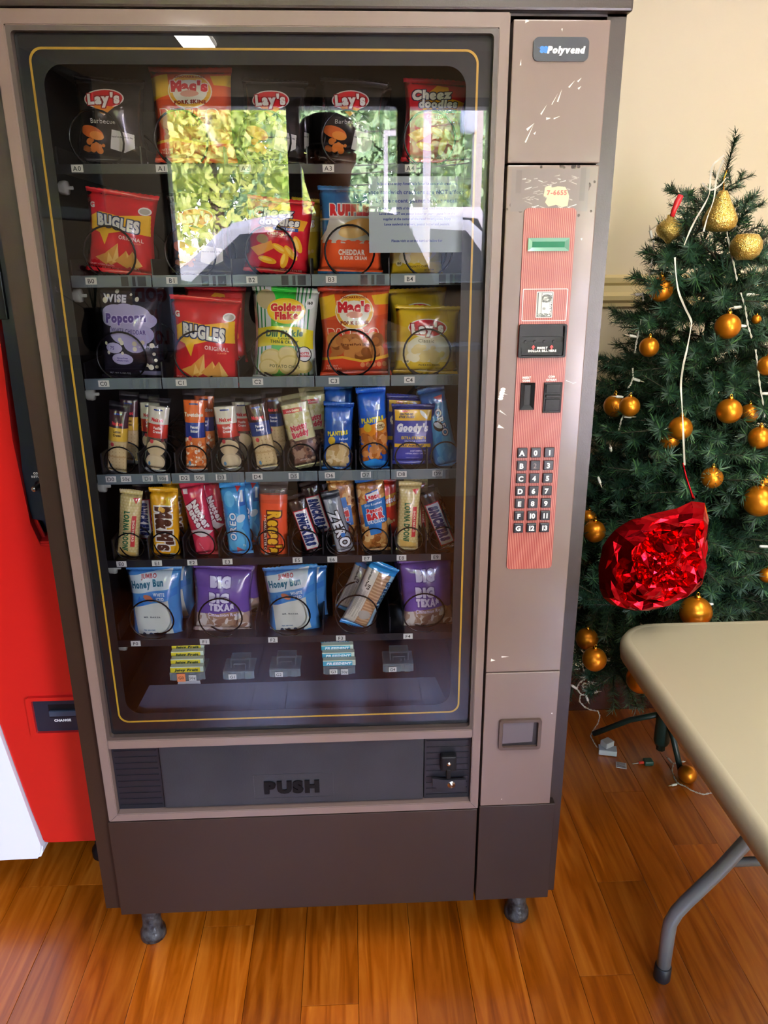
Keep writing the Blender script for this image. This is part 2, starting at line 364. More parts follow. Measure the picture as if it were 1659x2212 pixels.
bm = bmesh.new(); bx(bm, .04, .788, .03, .6, .585, .592); poly(bm, [(.10, .04, .612), (.745, .04, .612), (.72, .10, .652), (.125, .10, .652)]); obj('delivery_chute', bm, mat('chute', '5B5C66', .35, .2), VM, recalc=False)
# door frame
def bar(name, pts, y0=0, y1=.034, m=m_taupe, par=VM):
    bm = bmesh.new(); prism(bm, pts, y0, y1); bmesh.ops.bevel(bm, geom=list(bm.edges), offset=.0014, segments=2, affect='EDGES'); return obj(name, bm, m, par)
bar('frame_stile', [(.041, 1.836), (.041, .395), (.0598, .413), (.0598, 1.815)])
bar('frame_stile', [(.803, .395), (.803, 1.836), (.786, 1.815), (.786, .413)])
bar('frame_rail', [(.041, 1.836), (.0598, 1.815), (.786, 1.815), (.803, 1.836)])
bar('frame_rail', [(.041, .395), (.803, .395), (.786, .413), (.0598, .413)])
bar('frame_rail', [(.0605, .5695), (.7855, .5695), (.7855, .589), (.0605, .589)])
m_gasket = mat('inner_gasket', '41352F', .45)
bm = bmesh.new(); ring(bm, rrect(.0595, .7865, .5885, 1.8155, .002), rrect(.0665, .7795, .5955, 1.8085, .006), .002, .0138); obj('gasket', bm, m_gasket, VM)
G0 = (.0665, .7795, .5955, 1.8085)
bm = bmesh.new(); poly(bm, [(G0[0], GY, G0[2]), (G0[1], GY, G0[2]), (G0[1], GY, G0[3]), (G0[0], GY, G0[3])])
m_vglass = glassmat('front_glass', 'F6F3F6', 1.74); obj('front_glass', bm, m_vglass, VM, recalc=False)
bm = bmesh.new(); o_ = rrect(G0[0], G0[1], G0[2], G0[3], .004, 8); i_ = rrect(.101, .741, .640, 1.768, .03, 8); ring(bm, o_, i_, GY+.0015, GY+.0025); obj('black_border', bm, mat('border_black', '0B0B0D', .5), VM)
bm = bmesh.new(); ring(bm, rrect(.0835, .7595, .6205, 1.7905, .020, 8), rrect(.0868, .7562, .6238, 1.7872, .0175, 8), GY+.0008, GY+.0014); obj('gold_line', bm, mat('gold_print', 'D9A62E', .4), VM)
# delivery area
m_rib = mat('ribbed_black', '121116', .4); m_flap = mat('flap_black', '1E2023', .38, bump=.15, bscale=300, var=.35, vscale=6, color2='292A2D')
for x0, x1 in ((.0605, .153), (.691, .7855)):
    bm = bmesh.new(); bx(bm, x0, x1, .016, .03, .4135, .569)
    for k in range(10): bx(bm, x0+.004, x1-.004, .0145, .017, .423+k*.0145, .4242+k*.0145)
    obj('side_panel', bm, m_rib, VM)
bm = bmesh.new(); bx(bm, .155, .689, .010, .028, .4165, .5665, .003); fl = obj('delivery_flap', bm, m_flap, VM)
pa, pb = P(546, 1676, Y=.01), P(721, 1717, Y=.01)
bm = bmesh.new(); z0, z1 = pb.z-.003, pa.z+.002; x0, x1 = pa.x, pb.x
ring(bm, [(x1, z1), (x0, z1), (x0, z0), (x1, z0)], [(x1-.0012, z1-.0012), (x0+.0012, z1-.0012), (x0+.0012, z0+.0012), (x1-.0012, z0+.0012)], .0092, .0102)
obj('label_recess', bm, m_flap, fl)
bm = bmesh.new(); text_mesh(bm, 'PUSH', ((x0+x1)/2-.002, (z0+z1)/2-.001), .026, .0068, off=.075, stretch=1.14)
r = bmesh.ops.extrude_face_region(bm, geom=list(bm.faces)); bmesh.ops.translate(bm, vec=(0, .004, 0), verts=[v for v in r['geom'] if isinstance(v, bmesh.types.BMVert)])
obj('push_lettering', bm, mat('push_black', '040405', .5, spec=.2), fl)
# lock on the right ribbed panel
a = P(968, 1643, Y=.01); bm = bmesh.new(); bx(bm, a.x-.016, a.x+.016, -.002, .016, a.z-.018, a.z+.018, .004); bx(bm, a.x-.0045, a.x+.0045, -.004, .01, a.z-.034, a.z-.012, .002)
lk = obj('latch_block', bm, m_black, VM); bm = bmesh.new(); lathe(bm, [(.0005, -.0045), (.004, -.004), (.005, -.002), (.005, 0)], (a.x, 0, a.z), 16, axis='y'); obj('screw', bm, m_chrome, lk)
a = P(970, 1689, Y=.008); bm = bmesh.new(); pts = [(a.x-.036, a.z+.014), (a.x, a.z+.008), (a.x+.034, a.z+.009), (a.x+.034, a.z-.016), (a.x+.014, a.z-.017), (a.x-.012, a.z-.013), (a.x-.034, a.z-.008)]
prism(bm, pts, .002, .008); lk = obj('lock_plate', bm, mat('plate_dark', '2A292C', .3, .5), VM)
bm = bmesh.new(); lathe(bm, [(.0005, -.004), (.0035, -.004), (.0036, -.001), (.008, -.002), (.0088, .002)], (a.x+.004, .002, a.z-.002), 18, axis='y'); obj('lock_cylinder', bm, m_chrome, lk)
# kick plates below the door and column
bm = bmesh.new(); bx(bm, .038, .8018, 0, .03, .150, .3935, .0015); obj('kick_plate', bm, m_kick, VM)
bm = bmesh.new(); bx(bm, .8062, .9665, 0, .03, .150, .4005, .0015); obj('kick_plate', bm, m_kick, VM)
# feet
m_leg = mat('leg_black', '131313', .35, bump=.9, bscale=90, bdist=.002, var=.6, vscale=60, color2='4A4A46')
for fx, fy in ((.072, .085), (.925, .1), (.072, .80), (.925, .80)):
    bm = bmesh.new(); lathe(bm, [(.020, .152), (.022, .11), (.021, .045), (.024, .028), (.0285, .018), (.029, .002), (.027, 0)], (fx, fy, 0), 20); obj('foot', bm, m_leg, VM)
# column panels: taupe enamel with chipped scratches as flat wear
def panel_img(w, h, marks):
    c = Cv(w, h, '725F56')
    for x0, y0, x1, y1, t in marks:
        dx, dy = x1-x0, y1-y0; l = math.hypot(dx, dy*h/w) or 1; nx, ny = -dy*h/w/l*t, dx/l*t*w/h
        c.p([(x0+nx, y0+ny), (x1, y1), (x0-nx, y0-ny)], 'E4DED6')
    return c
def panel(name, z0, z1, c, x0=.8075, x1=.9545, y0=-.001):
    bm = bmesh.new(); bx(bm, x0, x1, y0, .03, z0, z1, .0018); uv = bm.loops.layers.uv.new()
    for f in bm.faces:
        for l in f.loops: l[uv].uv = ((l.vert.co.x-x0)/(x1-x0), (l.vert.co.z-z0)/(z1-z0))
    return obj(name, bm, imgmat(name+'_print', c.a, .30, .35, .05, 500, bdist=.0004), VM)
c = panel_img(512, 640, [(.18, .85, .26, .72, .008), (.19, .76, .27, .71, .012), (.27, .79, .29, .77, .01), (.33, .65, .39, .58, .008), (.5, .56, .54, .47, .008), (.44, .58, .5, .5, .004), (.39, .68, .44, .675, .012), (.47, .68, .54, .66, .006), (.61, .46, .67, .41, .008), (.7, .42, .74, .39, .008), (.71, .47, .74, .45, .01), (.09, .31, .095, .27, .008), (.12, .01, .16, .013, .02), (.5, .06, .505, .08, .008)])
panel('upper_panel', 1.6305, 1.8265, c)
c = panel_img(512, 3072, [(.02, .395, .12, .40, .014), (.03, .43, .12, .44, .01), (.02, .46, .1, .465, .02), (.80, .374, .90, .380, .004), (.88, .380, .93, .377, .004), (.06, .97, .12, .971, .02), (.86, .12, .865, .124, .01), (.2, .963, .3, .963, .01)])
c.noise(['776862', '695A55'], 40, .02, (0, .0, 1, .085), .5, 3)
c.r(.05, .006, .9, .075, '6C5D58', 1); c.r(.10, .008, .16, .045, '5E504A'); c.r(.80, .004, .86, .058, '5A4D48')
for i in range(70):
    rr = random.Random(i); x = rr.uniform(.16, .72); y = rr.uniform(.016, .07); a = rr.uniform(-.06, .06); c.p([(x, y), (x+.03+abs(a), y+a*.08), (x+.028+abs(a), y+a*.08+.0016), (x, y+.0008)], rr.choice(['D8D4CE', 'B5ABA2', '6A5B50', '9F948B']))
c.p([(.42, .036), (.46, .033), (.5, .036), (.56, .034), (.64, .035), (.67, .042), (.69, .05), (.68, .066), (.62, .068), (.55, .064), (.47, .067), (.43, .06), (.45, .052), (.41, .05)], 'DCCB9E')
c.t('7-6655', .555, .044, .0075, 'C4453A', off=.04, sx=1.1)
for i in range(5): c.e(.06-.006*i, .389+.0045*i, .03, .003, 'E9E4DE')
panel('control_panel', .7195, 1.6275, c)
c = panel_img(512, 1100, [(.93, .3, .935, .31, .01), (.3, .95, .31, .955, .01)]); panel('lower_panel', .4025, .7175, c)
# name plate
a, b = P(1153, 80, Y=-.002), P(1271, 133, Y=-.002); c = Cv(384, 192, '2A2F38'); bl = '2F7BD0'
for k in range(4):
    t = PI/4+k*PI/2; c.e(.19+.045*math.cos(t)*1, .52+.09*math.sin(t), .04, .085, bl, rot=t+PI/2)
for k in range(-2, 3): c.p([(.19+k*.03-.004-.06, .52-.12), (.19+k*.03+.004-.06, .52-.12), (.19+k*.03+.064, .52+.12), (.19+k*.03+.056, .52+.12)], '2A4F85')
c.t('Polyvend', .60, .52, .27, 'F4F6FA', off=.075, sx=.78, shear=.12)
def decal(name, x0, x1, z0, z1, y, arr, par, rad=.004, th=.001, rough=.3, bend=None, coat=.3):
    bm = bmesh.new(); prism(bm, rrect(x0, x1, z0, z1, rad), y, y+th); uv = bm.loops.layers.uv.new()
    for f in bm.faces:
        for l in f.loops: l[uv].uv = ((l.vert.co.x-x0)/(x1-x0), (l.vert.co.z-z0)/(z1-z0))
    return obj(name, bm, imgmat(name+'_print', arr, rough, coat, 0), par)
decal('name_plate', a.x, b.x-.001, b.z, a.z, -.0035, c.a, VM, .008, .003)
# striped control strip
sx0, sx1, sz0, sz1 = .8375, .9222, .9385, 1.5645; c = Cv(512, 64*8, '8C332C')
for k in range(27): x = (k+.5)/27; c.r(x-.0065, 0, x+.0065, 1, 'BC7A68')
strip = decal('striped_strip', sx0, sx1, sz0, sz1, -.0028, c.a, VM, .007, .002, .4)
a, b = P(1141, 514, Y=-.004), P(1228, 542, Y=-.004)
bm = bmesh.new(); x0, x1, z0, z1 = a.x, b.x, b.z, a.z; w = .007
ring(bm, [(x1, z1), (x0, z1), (x0, z0), (x1, z0)], [(x1-w, z1-w*.8), (x0+w, z1-w*.8), (x0+w, z0+w*.8), (x1-w, z0+w*.8)], -.0065, -.003)
for v in bm.verts:
    if x0+.002 < v.co.x < x1-.002 and v.co.y < -.005: v.co.y = -.0042
ds = obj('display_bezel', bm, mat('clear_green', '9FD8C4', .08, .6, 1), VM)
bm = bmesh.new(); bx(bm, x0+w, x1-w, -.004, -.003, z0+w*.8, z1-w*.8); obj('display_window', bm, mat('green_glass', '1F7A5C', .05, .2, 1), ds)
a, b = P(1130, 624, Y=-.003), P(1224, 693, Y=-.003); bm = bmesh.new(); ring(bm, rrect(a.x, b.x-.001, b.z, a.z, .002), rrect(a.x+.0012, b.x-.0022, b.z+.0012, a.z-.0012, .0012), -.0032, -.0027); obj('white_outline', bm, m_white, strip)
a, b = P(1160, 630, Y=-.003), P(1193, 686, Y=-.003); c = Cv(128, 224, 'E9E8DF'); c.r(.05, .03, .95, .97, '2D312C'); c.r(.12, .05, .3, .95, 'C9CBBF'); c.r(.33, .06, .92, .94, 'E4E3D9'); c.e(.6, .26, .3, .16, '454A43'); c.e(.58, .27, .17, .1, 'C8C8BC'); c.noise(['3A3F38', '6D7268'], 60, .03, (.35, .12, .9, .4), 1, 4); c.e(.48, .65, .09, .05, '3A3F38'); c.e(.48, .65, .06, .033, 'E4E3D9'); c.e(.48, .65, .035, .02, '50554E'); c.noise(['2F332D', '8A8F84'], 70, .03, (.1, .84, .92, .95), 1, 5); c.noise(['2F332D'], 40, .02, (.8, .1, .93, .9), 1, 6)
decal('banknote_picture', a.x, b.x-.0005, b.z, a.z, -.0034, c.a, strip, .001, .0006)
# bill acceptor
a, b = P(1123, 701, Y=-.008), P(1221, 772, Y=-.008); x0, x1, z0, z1 = a.x, b.x, b.z, a.z
bm = bmesh.new(); ring(bm, rrect(x0, x1, z0, z1, .003), rrect(x0+.004, x1-.004, z0+.003, z1-.003, .002), -.009, 0); zm = z0+(z1-z0)*.58
bx(bm, x0+.003, x1-.003, -.0036, -.003, z0+.003, z1-.003); poly(bm, [(x0+.004, -.004, zm-.006), (x1-.004, -.004, zm-.006), (x1-.006, -.0085, z0+.006), (x0+.006, -.0085, z0+.006)]); bx(bm, x0+.004, x1-.004, -.007, 0, zm, zm+.0025)
for k in range(4): lathe(bm, [(.0025, -.006), (.0028, -.002)], (x0+.012+k*.016, 0, zm-.006), 10, axis='y')
ba = obj('bill_acceptor', bm, m_black, VM, recalc=False)
bm = bmesh.new(); text_mesh(bm, 'INSERT', ((x0+x1)/2, z0+.0165), .0034, -.0088, off=.07); text_mesh(bm, 'DOLLAR BILL HERE', ((x0+x1)/2, z0+.0115), .0034, -.0088, off=.07); obj('insert_lettering', bm, m_white, ba)
m_arr = mat('arrow_red', 'D8322A', .4)
for s in (-1, 1):
    ax = (x0+x1)/2+s*.0155; az = z0+.017; bm = bmesh.new(); poly(bm, [(ax-.0014, -.0089, az-.003), (ax+.0014, -.0089, az-.003), (ax+.0014, -.0089, az), (ax+.0035, -.0089, az), (ax, -.0089, az+.0045), (ax-.0035, -.0089, az), (ax-.0014, -.0089, az)]); obj('arrow_mark', bm, m_arr, ba)
for nm, (q0, q1), lines, tq in (('coin_slot', ((1125, 827), (1150, 885)), ('INSERT', 'COINS'), (1137, 819)), ('coin_return', ((1175, 826), (1208, 891)), ('COIN', 'RETURN'), (1191, 817))):
    a, b = P(*q0, Y=-.004), P(*q1, Y=-.004); x0, x1, z0, z1 = a.x+.0005, b.x+.002, b.z, a.z; bm = bmesh.new()
    if nm == 'coin_slot':
        ring(bm, [(x1, z1), (x0, z1), (x0, z0), (x1, z0)], [(x1-.007, z1-.004), (x0+.007, z1-.004), (x0+.007, z0+.008), (x1-.007, z0+.008)], -.0062, -.003); bx(bm, x0+.002, x1-.002, -.0034, -.003, z0+.003, z1-.003)
        for v in bm.verts:
            if x0+.003 < v.co.x < x1-.003 and v.co.y < -.005: v.co.y = -.0036
    else:
        bx(bm, x0, x1, -.006, -.003, z0, z1, .001); bx(bm, x0+.003, x1-.003, -.0075, -.005, z0+(z1-z0)*.66, z1-.003, .001); bx(bm, x0+.003, x1-.003, -.011, -.005, z0+(z1-z0)*.52, z0+(z1-z0)*.6, .001); bx(bm, x0+.003, x1-.003, -.0075, -.005, z0+.003, z0+(z1-z0)*.46, .001)
    o = obj(nm, bm, m_black, VM, recalc=False); t = P(*tq, Y=-.003); bm = bmesh.new()
    for k, s in enumerate(lines): text_mesh(bm, s, (t.x+.0005, t.z+.0027-k*.0053), .0034, -.0031, off=.05, stretch=.85)
    obj('lettering', bm, m_white, o)
# keys
m_key = mat('key_black', '17161C', .3); rows = 'ABCDEFG'; nums = [('0', '1'), ('2', '3'), ('4', '5'), ('6', '7'), ('8', '9'), ('10', '11'), ('12', '13')]
bm = bmesh.new(); bx(bm, -.0088, .0088, -.0075, -.0025, -.0088, .0088, .0012); key0 = obj('key', bm, m_key, VM)
for i in range(7):
    for j, s in enumerate((rows[i],)+nums[i]):
        kx, kz = .855+.024*j, 1.162-i*.02355; k = key0 if i == j == 0 else child_copy(key0, VM); k.location = (kx, 0, kz)
        if i+j: k.matrix_parent_inverse = VM.matrix_basis.inverted()
        bm = bmesh.new(); text_mesh(bm, s, (-.0003, 0), .0092, -.0077, off=(.0 if s == '2' else .045)); obj('key_character', bm, mat('dim_print', 'A58F86', .5) if s == '2' else m_white, k, local=True)
# coin cup
a, b = P(1078, 1555, Y=-.004), P(1166, 1616, Y=-.004); x0, x1, z0, z1 = a.x+.001, b.x, b.z, a.z
bm = bmesh.new(); ring(bm, rrect(x0, x1, z0, z1, .006), rrect(x0+.007, x1-.007, z0+.007, z1-.006, .003), -.008, -.001); cc = obj('coin_cup', bm, mat('cup_bronze', '4E3D33', .35), VM)
bm = bmesh.new(); bx(bm, x0+.006, x1-.006, -.0016, -.001, z0+.006, z1-.005); obj('cup_inside', bm, mat('cup_dark', '1C1512', .4), cc)
bm = bmesh.new(); prism(bm, [(x0+.008, z1-.007), (x1-.016, z1-.007), (x1-.017, z0+.017), (x0+.008, z0+.014)], -.005, -.0016); obj('cup_flap', bm, mat('cup_grey', '5A5052', .4), cc)
# ------------------------------------------------------------------ shelves, coils, price labels
WXC = [.112+.1373*k for k in range(5)]; NXC = [.1035+.068*k for k in range(10)]
SH = {'A': 1.632, 'B': 1.455, 'C': 1.279, 'D': 1.101, 'E': .930, 'F': .757}
TY = .09
m_coil = mat('coil_black', '0E0E10', .25, .3); m_tag = mat('label_card', 'D9D6CC', .5); m_tray = mat('tray_grey', '1A1A20', .4)
m_clear = mat('clear_strip', '98A6A6', .15, alpha=.35); m_knob = mat('roller_nylon', 'B9BDB2', .4); m_orange = mat('orange_card', 'F08A55', .5)
def pricecard(par, x, z, s, m=m_tag, y=TY-.004, w=.019, h=.0115, name='price_label', nm=.0075):
    bm = bmesh.new(); bx(bm, x-w/2, x+w/2, y, y+.001, z-h/2, z+h/2); 
    text_mesh(bm, s, (x, z), nm, y-.0003, mi=1, off=.01); obj(name, bm, [m, m_tagtxt], par)
def coil_mesh(r, turns, pitch, wire=.0016):
    bm = bmesh.new(); pts = []; n = 28
    for i in range(int(n*(turns+.55))):
        t = i/n; a = -2*PI*t+math.radians(-60); y = (max(t-.8, 0))*pitch; pts.append((r*math.cos(a), y, r*math.sin(a)))
    tube(bm, pts, wire, 6); return bm
cw = coil_mesh(.043, 4, .085, .0017); cw0 = bpy.data.meshes.new('coil'); cw.to_mesh(cw0); cw.free(); cw0.materials.append(m_coil)
cn = coil_mesh(.0275, 6, .05, .0014); cn0 = bpy.data.meshes.new('coil'); cn.to_mesh(cn0); cn.free(); cn0.materials.append(m_coil)
for row, z in SH.items():
    wide = row in 'ABCF'; xs = WXC if wide else NXC; cols = len(xs); cwid = .1373 if wide else .068
    bm = bmesh.new(); bx(bm, .068, .772, TY, .56, z-.002, z+.001); tray = obj('tray', bm, m_tray, VM)
    if row in 'BCD':
        for k in range(cols if wide else 5):
            a = (.078+.1373*k); b = a+.1355
            bm = bmesh.new(); bx(bm, a, b, TY-.003, TY, z-.011, z+.009, .001); obj('tray_strip', bm, m_grey, tray)
            for q in ((.085, .097), (.104, .109), (.113, .127)):
                bm = bmesh.new(); bx(bm, a+q[0], a+q[1], TY-.0045, TY-.0028, z-.009, z+.007); obj('strip_clip', bm, m_tray if row == 'B' else m_clear, tray)
    else:
        bm = bmesh.new(); bx(bm, .068, .772, TY-.003, TY, z-.008, z+.007); obj('tray_strip', bm, m_tray, tray)
    for k, x in enumerate(xs):
        if row == 'E' and k == 4: continue
        pricecard(tray, x, z, row+str(k)); 
        cx = x+(.033 if wide else .016); bm = bmesh.new(); bx(bm, cx-cwid/2-.0012, cx-cwid/2+.0012, TY+.012, .5, z, z+(.035 if wide else .045)); obj('divider', bm, m_tray, tray)
    for k, x in enumerate(xs):
        o = bpy.data.objects.new('coil', cw0 if wide else cn0); COL.objects.link(o); o.parent = tray; o.location = (x+(.033 if wide else .016), TY+.008, z+(.046 if wide else .031))
    if row == 'D':
        for k in range(3): pricecard(tray, xs[k]+.028, z, '50\u00a2', nm=.0065)
    bm = bmesh.new(); lathe(bm, [(.0015, -.016), (.004, -.014), (.011, -.009), (.012, 0), (.011, .004), (.003, .005), (.003, .012), (.0005, .013)], (.075, .13, z-.026), 14, axis='x'); obj('roller', bm, m_knob, tray)
# gum racks on the lowest level
for k, (px, py, w) in enumerate(((406, 1459, .072), (516, 1457, .064), (616, 1452, .064), (733, 1446, .066), (860, 1441, .064))):
    c0 = P(px, py, Y=TY+.01); bm = bmesh.new(); x, z = c0.x, c0.z
    bx(bm, x-w/2, x+w/2, TY+.006, TY+.008, z-.008, z+.009); bx(bm, x-w/2, x+w/2, TY+.008, TY+.06, z+.008, z+.010); rk = obj('gum_rack', bm, m_clear, VM)
    for q in (-.35, -.02, .3): bm = bmesh.new(); bx(bm, x+w*q-.006, x+w*q+.006, TY+.004, TY+.006, z-.008, z+.006); obj('strip_clip', bm, m_clear, rk)
    if k in (1, 2, 4):
        bm = bmesh.new(); zz = z+.028; bx(bm, x-.017, x-.0155, TY+.02, TY+.05, z+.01, zz); bx(bm, x+.021, x+.0225, TY+.02, TY+.05, z+.01, zz); bx(bm, x-.017, x+.0225, TY+.02, TY+.05, zz, zz+.0012); tube(bm, [(x-.010, TY+.018, z+.012), (x-.010, TY+.018, z+.02), (x+.014, TY+.018, z+.02), (x+.014, TY+.018, z+.012)], .0008, 6); obj('wire_guide', bm, m_clear, rk)
    pricecard(rk, x-.012, z, 'G'+str(k), m_orange if k == 0 else m_tag, TY+.001, w=.017 if k == 0 else .016, h=.018 if k == 0 else .0115, nm=.0065)
    if k in (0, 3): pricecard(rk, x+.011, z-.001, '50\u00a2', y=TY+.001, w=.015, h=.013, nm=.006)
m_paper = mat('slip_paper', 'A9A6A4', .6)
c0 = P(408, 1482, Y=TY+.01); bm = bmesh.new(); poly(bm, [(c0.x-.026, TY+.012, c0.z-.007), (c0.x+.026, TY+.012, c0.z-.008), (c0.x+.023, TY+.014, c0.z+.010), (c0.x-.022, TY+.014, c0.z+.009)])
for i, s in enumerate(('Most items', 'cents or bills only', 'no refunds')): text_mesh(bm, s, (c0.x, c0.z+.004-i*.004), .002, TY+.0108, mi=1, off=0)
tag(obj('paper_slip', bm, [m_paper, m_tagtxt], recalc=False), 'small printed paper slip hanging below the yellow gum packs inside the snack machine', 'paper')
# ------------------------------------------------------------------ snack packs
def smooth01(v): return max(0.0, min(1.0, v))
def pack_mesh(w, h, t, seed, m, nu=14, nv=20, crimp=.055, waist=.07, seal=.055, wr=1.0):
    """pillow pouch, origin at centre, front towards -y; returns body mesh and two seal meshes"""
    hb = h*(1-2*seal); sd = Vector((seed*3.1, seed*1.7, 0))
    def xw(v): return w/2*(1-waist*math.sin(PI*v)**.8+.012*math.sin(seed+v*9))
    def pt(u, v, side):
        x = u*xw(v); prof = (1-abs(u)**2.6)**.7*max(math.sin(PI*min(max(v, 0), 1)), 0)**.5
        e = abs(2*v-1)**5; y = -side*(t/2*prof)
        y += side*wr*.0022*math.sin(u*11+seed*2+3*v)*e*prof**.3 if side > 0 else 0
        nz = noise.noise(Vector((u*1.6, v*2.4, side))+sd); y -= side*nz*t*.16*prof
        return Vector((x, y, (v-.5)*hb))
    bm = bmesh.new(); uv = bm.loops.layers.uv.new(); grids = []
    for side in (1, -1):
        g = [[bm.verts.new(pt(-1+2*i/nu, j/nv, side)) for i in range(nu+1)] for j in range(nv+1)]; grids.append(g)
        for j in range(nv):
            for i in range(nu):
                q = [(i, j), (i+1, j), (i+1, j+1), (i, j+1)]
                if side < 0: q = q[::-1]
                f = bm.faces.new([g[b][a] for a, b in q]); f.smooth = True
                for l, (a, b) in zip(f.loops, q): l[uv].uv = (a/nu if side > 0 else 1-a/nu, seal+b/nv*(1-2*seal))
    bmesh.ops.remove_doubles(bm, verts=bm.verts, dist=w*.0008)
    out = [bm]
    for top in (1, -1):
        b2 = bmesh.new(); uv = b2.loops.layers.uv.new(); n = 26; v = 1.0 if top > 0 else 0.0; hw = xw(v)*1.01; cur = []
        for j in range(3):
            row = []
            for i in range(n+1):
                u = -1+2*i/n; z = top*(hb/2-.0006+h*seal*j/2)+ (0 if j < 2 else top*.0012*(i % 2)) ; y = .0009*math.sin(i*PI*.9)+.0035*math.sin(u*2.2+seed)*(j/2)*wr
                row.append(b2.verts.new((u*hw*(1+.02*(j/2)), y, z)))
            cur.append(row)
        for j in range(2):
            for i in range(n):
                q = [(i, j), (i+1, j), (i+1, j+1), (i, j+1)]; f = b2.faces.new([cur[b][a] for a, b in q]); f.smooth = True
                for l, (a, b) in zip(f.loops, q): l[uv].uv = (a/n, (1-seal+seal*b/2) if top > 0 else (seal-seal*b/2))
        r = bmesh.ops.extrude_face_region(b2, geom=list(b2.faces)); bmesh.ops.translate(b2, vec=(0, .0006, 0), verts=[q for q in r['geom'] if isinstance(q, bmesh.types.BMVert)])
        out.append(b2)
    return out
def pack(name, label, group, m, top, bot, wpx, Y, t, seed=1, lean=0, seal=.055, waist=.06, wr=1.0, cat='snack'):
    a, b = P(*top, Y=Y), P(*bot, Y=Y); h = (a-b).length; c = (a+b)/2; px = ((top[0]+bot[0])/2, (top[1]+bot[1])/2)
    w = (P(px[0]+wpx/2, px[1], Y=Y)-P(px[0]-wpx/2, px[1], Y=Y)).length; up = (a-b).normalized(); yv = Vector((0, 1, 0)); xv = yv.cross(up).normalized()
    R = Matrix((xv, yv, up)).transposed().to_4x4() @ Matrix.Rotation(lean, 4, 'X')
    body, s1, s2 = pack_mesh(w, h, t, seed, m, seal=seal, waist=waist, wr=wr)
    o = obj(name, body, m, smooth=True); o.matrix_basis = Matrix.Translation(c) @ R; tag(o, label, cat, group)
    obj('top_seal', s1, m, o, local=True, smooth=True); obj('bottom_seal', s2, m, o, local=True, smooth=True)
    return o
# ---- print designs
def d_corn():   # red bag, yellow banner
    c = Cv(256, 336, 'C8202A'); c.p([(.05, .33), (.2, .27), (.5, .30), (.95, .25), (.97, .5), (.6, .47), (.35, .52), (.3, .66), (.2, .52), (.05, .48)], 'F2B92B')
    c.to('BUGLES', .5, .385, .125, 'F4F1EA', '26325E', off=.07, sx=.72, rot=6, shear=-.1); c.e(.86, .21, .09, .05, 'F0EEE8'); c.e(.86, .21, .07, .035, 'B9B2A6')
    c.t('G', .09, .2, .06, 'F4F1EA', off=.06); c.t('ORIGINAL', .7, .555, .045, 'F6E6D8', off=.03, rot=4, sx=.9); c.t('FLAVOR', .78, .605, .018, 'F0B070')
    for a, b, r in (((.28, .9), (.5, .62), .14), ((.5, .92), (.62, .7), .12), ((.62, .93), (.72, .7), .1), ((.2, .9), (.36, .74), .1)):
        x0, y0 = a; x1, y1 = b; c.p([(x0-.06, y0-.08), (x1, y1), (x0+.22, y0-.06), (x0+.1, y0)], 'D99A45'); c.p([(x1, y1), (x0+.22, y0-.06), (x0+.12, y0-.03)], 'EDBF6E')
    c.t('CRISPY CORN SNACKS', .24, .905, .018, 'F2D8CC'); c.t('NET WT 7/8 OZ (25g)', .26, .94, .022, 'F2D8CC'); c.t('120%  2', .72, .91, .02, 'F2D8CC'); return c.a
def d_bbq():    # black chip bag with red oval
    c = Cv(256, 336, '2A2422'); c.r(0, .0, 1, .14, '1C1817'); c.e(.45, .27, .30, .12, 'E9E2DA', rot=-.1); c.e(.45, .27, .28, .105, 'C9242C', rot=-.1); c.p([(.25, .34), (.62, .36), (.45, .47)], 'E08A2B')
    c.to("Lay's", .45, .265, .12, 'FAF8F2', '8A1218', off=.07, rot=-6, sx=.9); c.t('Barbecue', .42, .53, .055, 'D8D4CE', off=.0); c.e(.22, .66, .2, .07, 'C9622B', rot=.3)
    c.e(.3, .7, .12, .05, 'E0893C', rot=.2); c.p([(.55, .62), (.88, .66), (.86, .82), (.7, .88), (.5, .84)], 'E6E3DC'); c.t("Here's a delicious day", .7, .70, .018, '3A3632'); c.noise(['8A4A22', 'C9722E'], 12, .04, (.1, .75, .45, .88), 1, 3); return c.a
def d_classic():
    c = Cv(256, 336, 'D9B528'); c.r(0, .52, 1, .8, 'E4D28A'); c.e(.55, .6, .38, .2, 'EAE3C4'); c.p([(.3, .1), (.8, .06), (.85, .22), (.3, .22)], 'C9A41E')
    c.e(.5, .31, .32, .13, 'F2EFE6'); c.e(.5, .31, .3, .115, 'C41E2E'); c.to("Lay's", .5, .31, .13, 'FAF8F2', '8A1218', off=.07, rot=-4, sx=.9); c.t('Classic', .48, .49, .05, '5E532A', off=0); c.noise(['F2E9C6', 'E6D089'], 16, .07, (.2, .58, .85, .78), 1, 3)
    c.t('POTATO CHIPS', .55, .85, .025, '4A4226'); c.e(.17, .8, .06, .04, 'F2E4B0'); c.t('160', .17, .8, .03, '333333'); c.t('NET WT 1 OZ', .75, .9, .016, '4A4226'); c.r(.0, .93, 1, 1, 'C99F1A'); return c.a
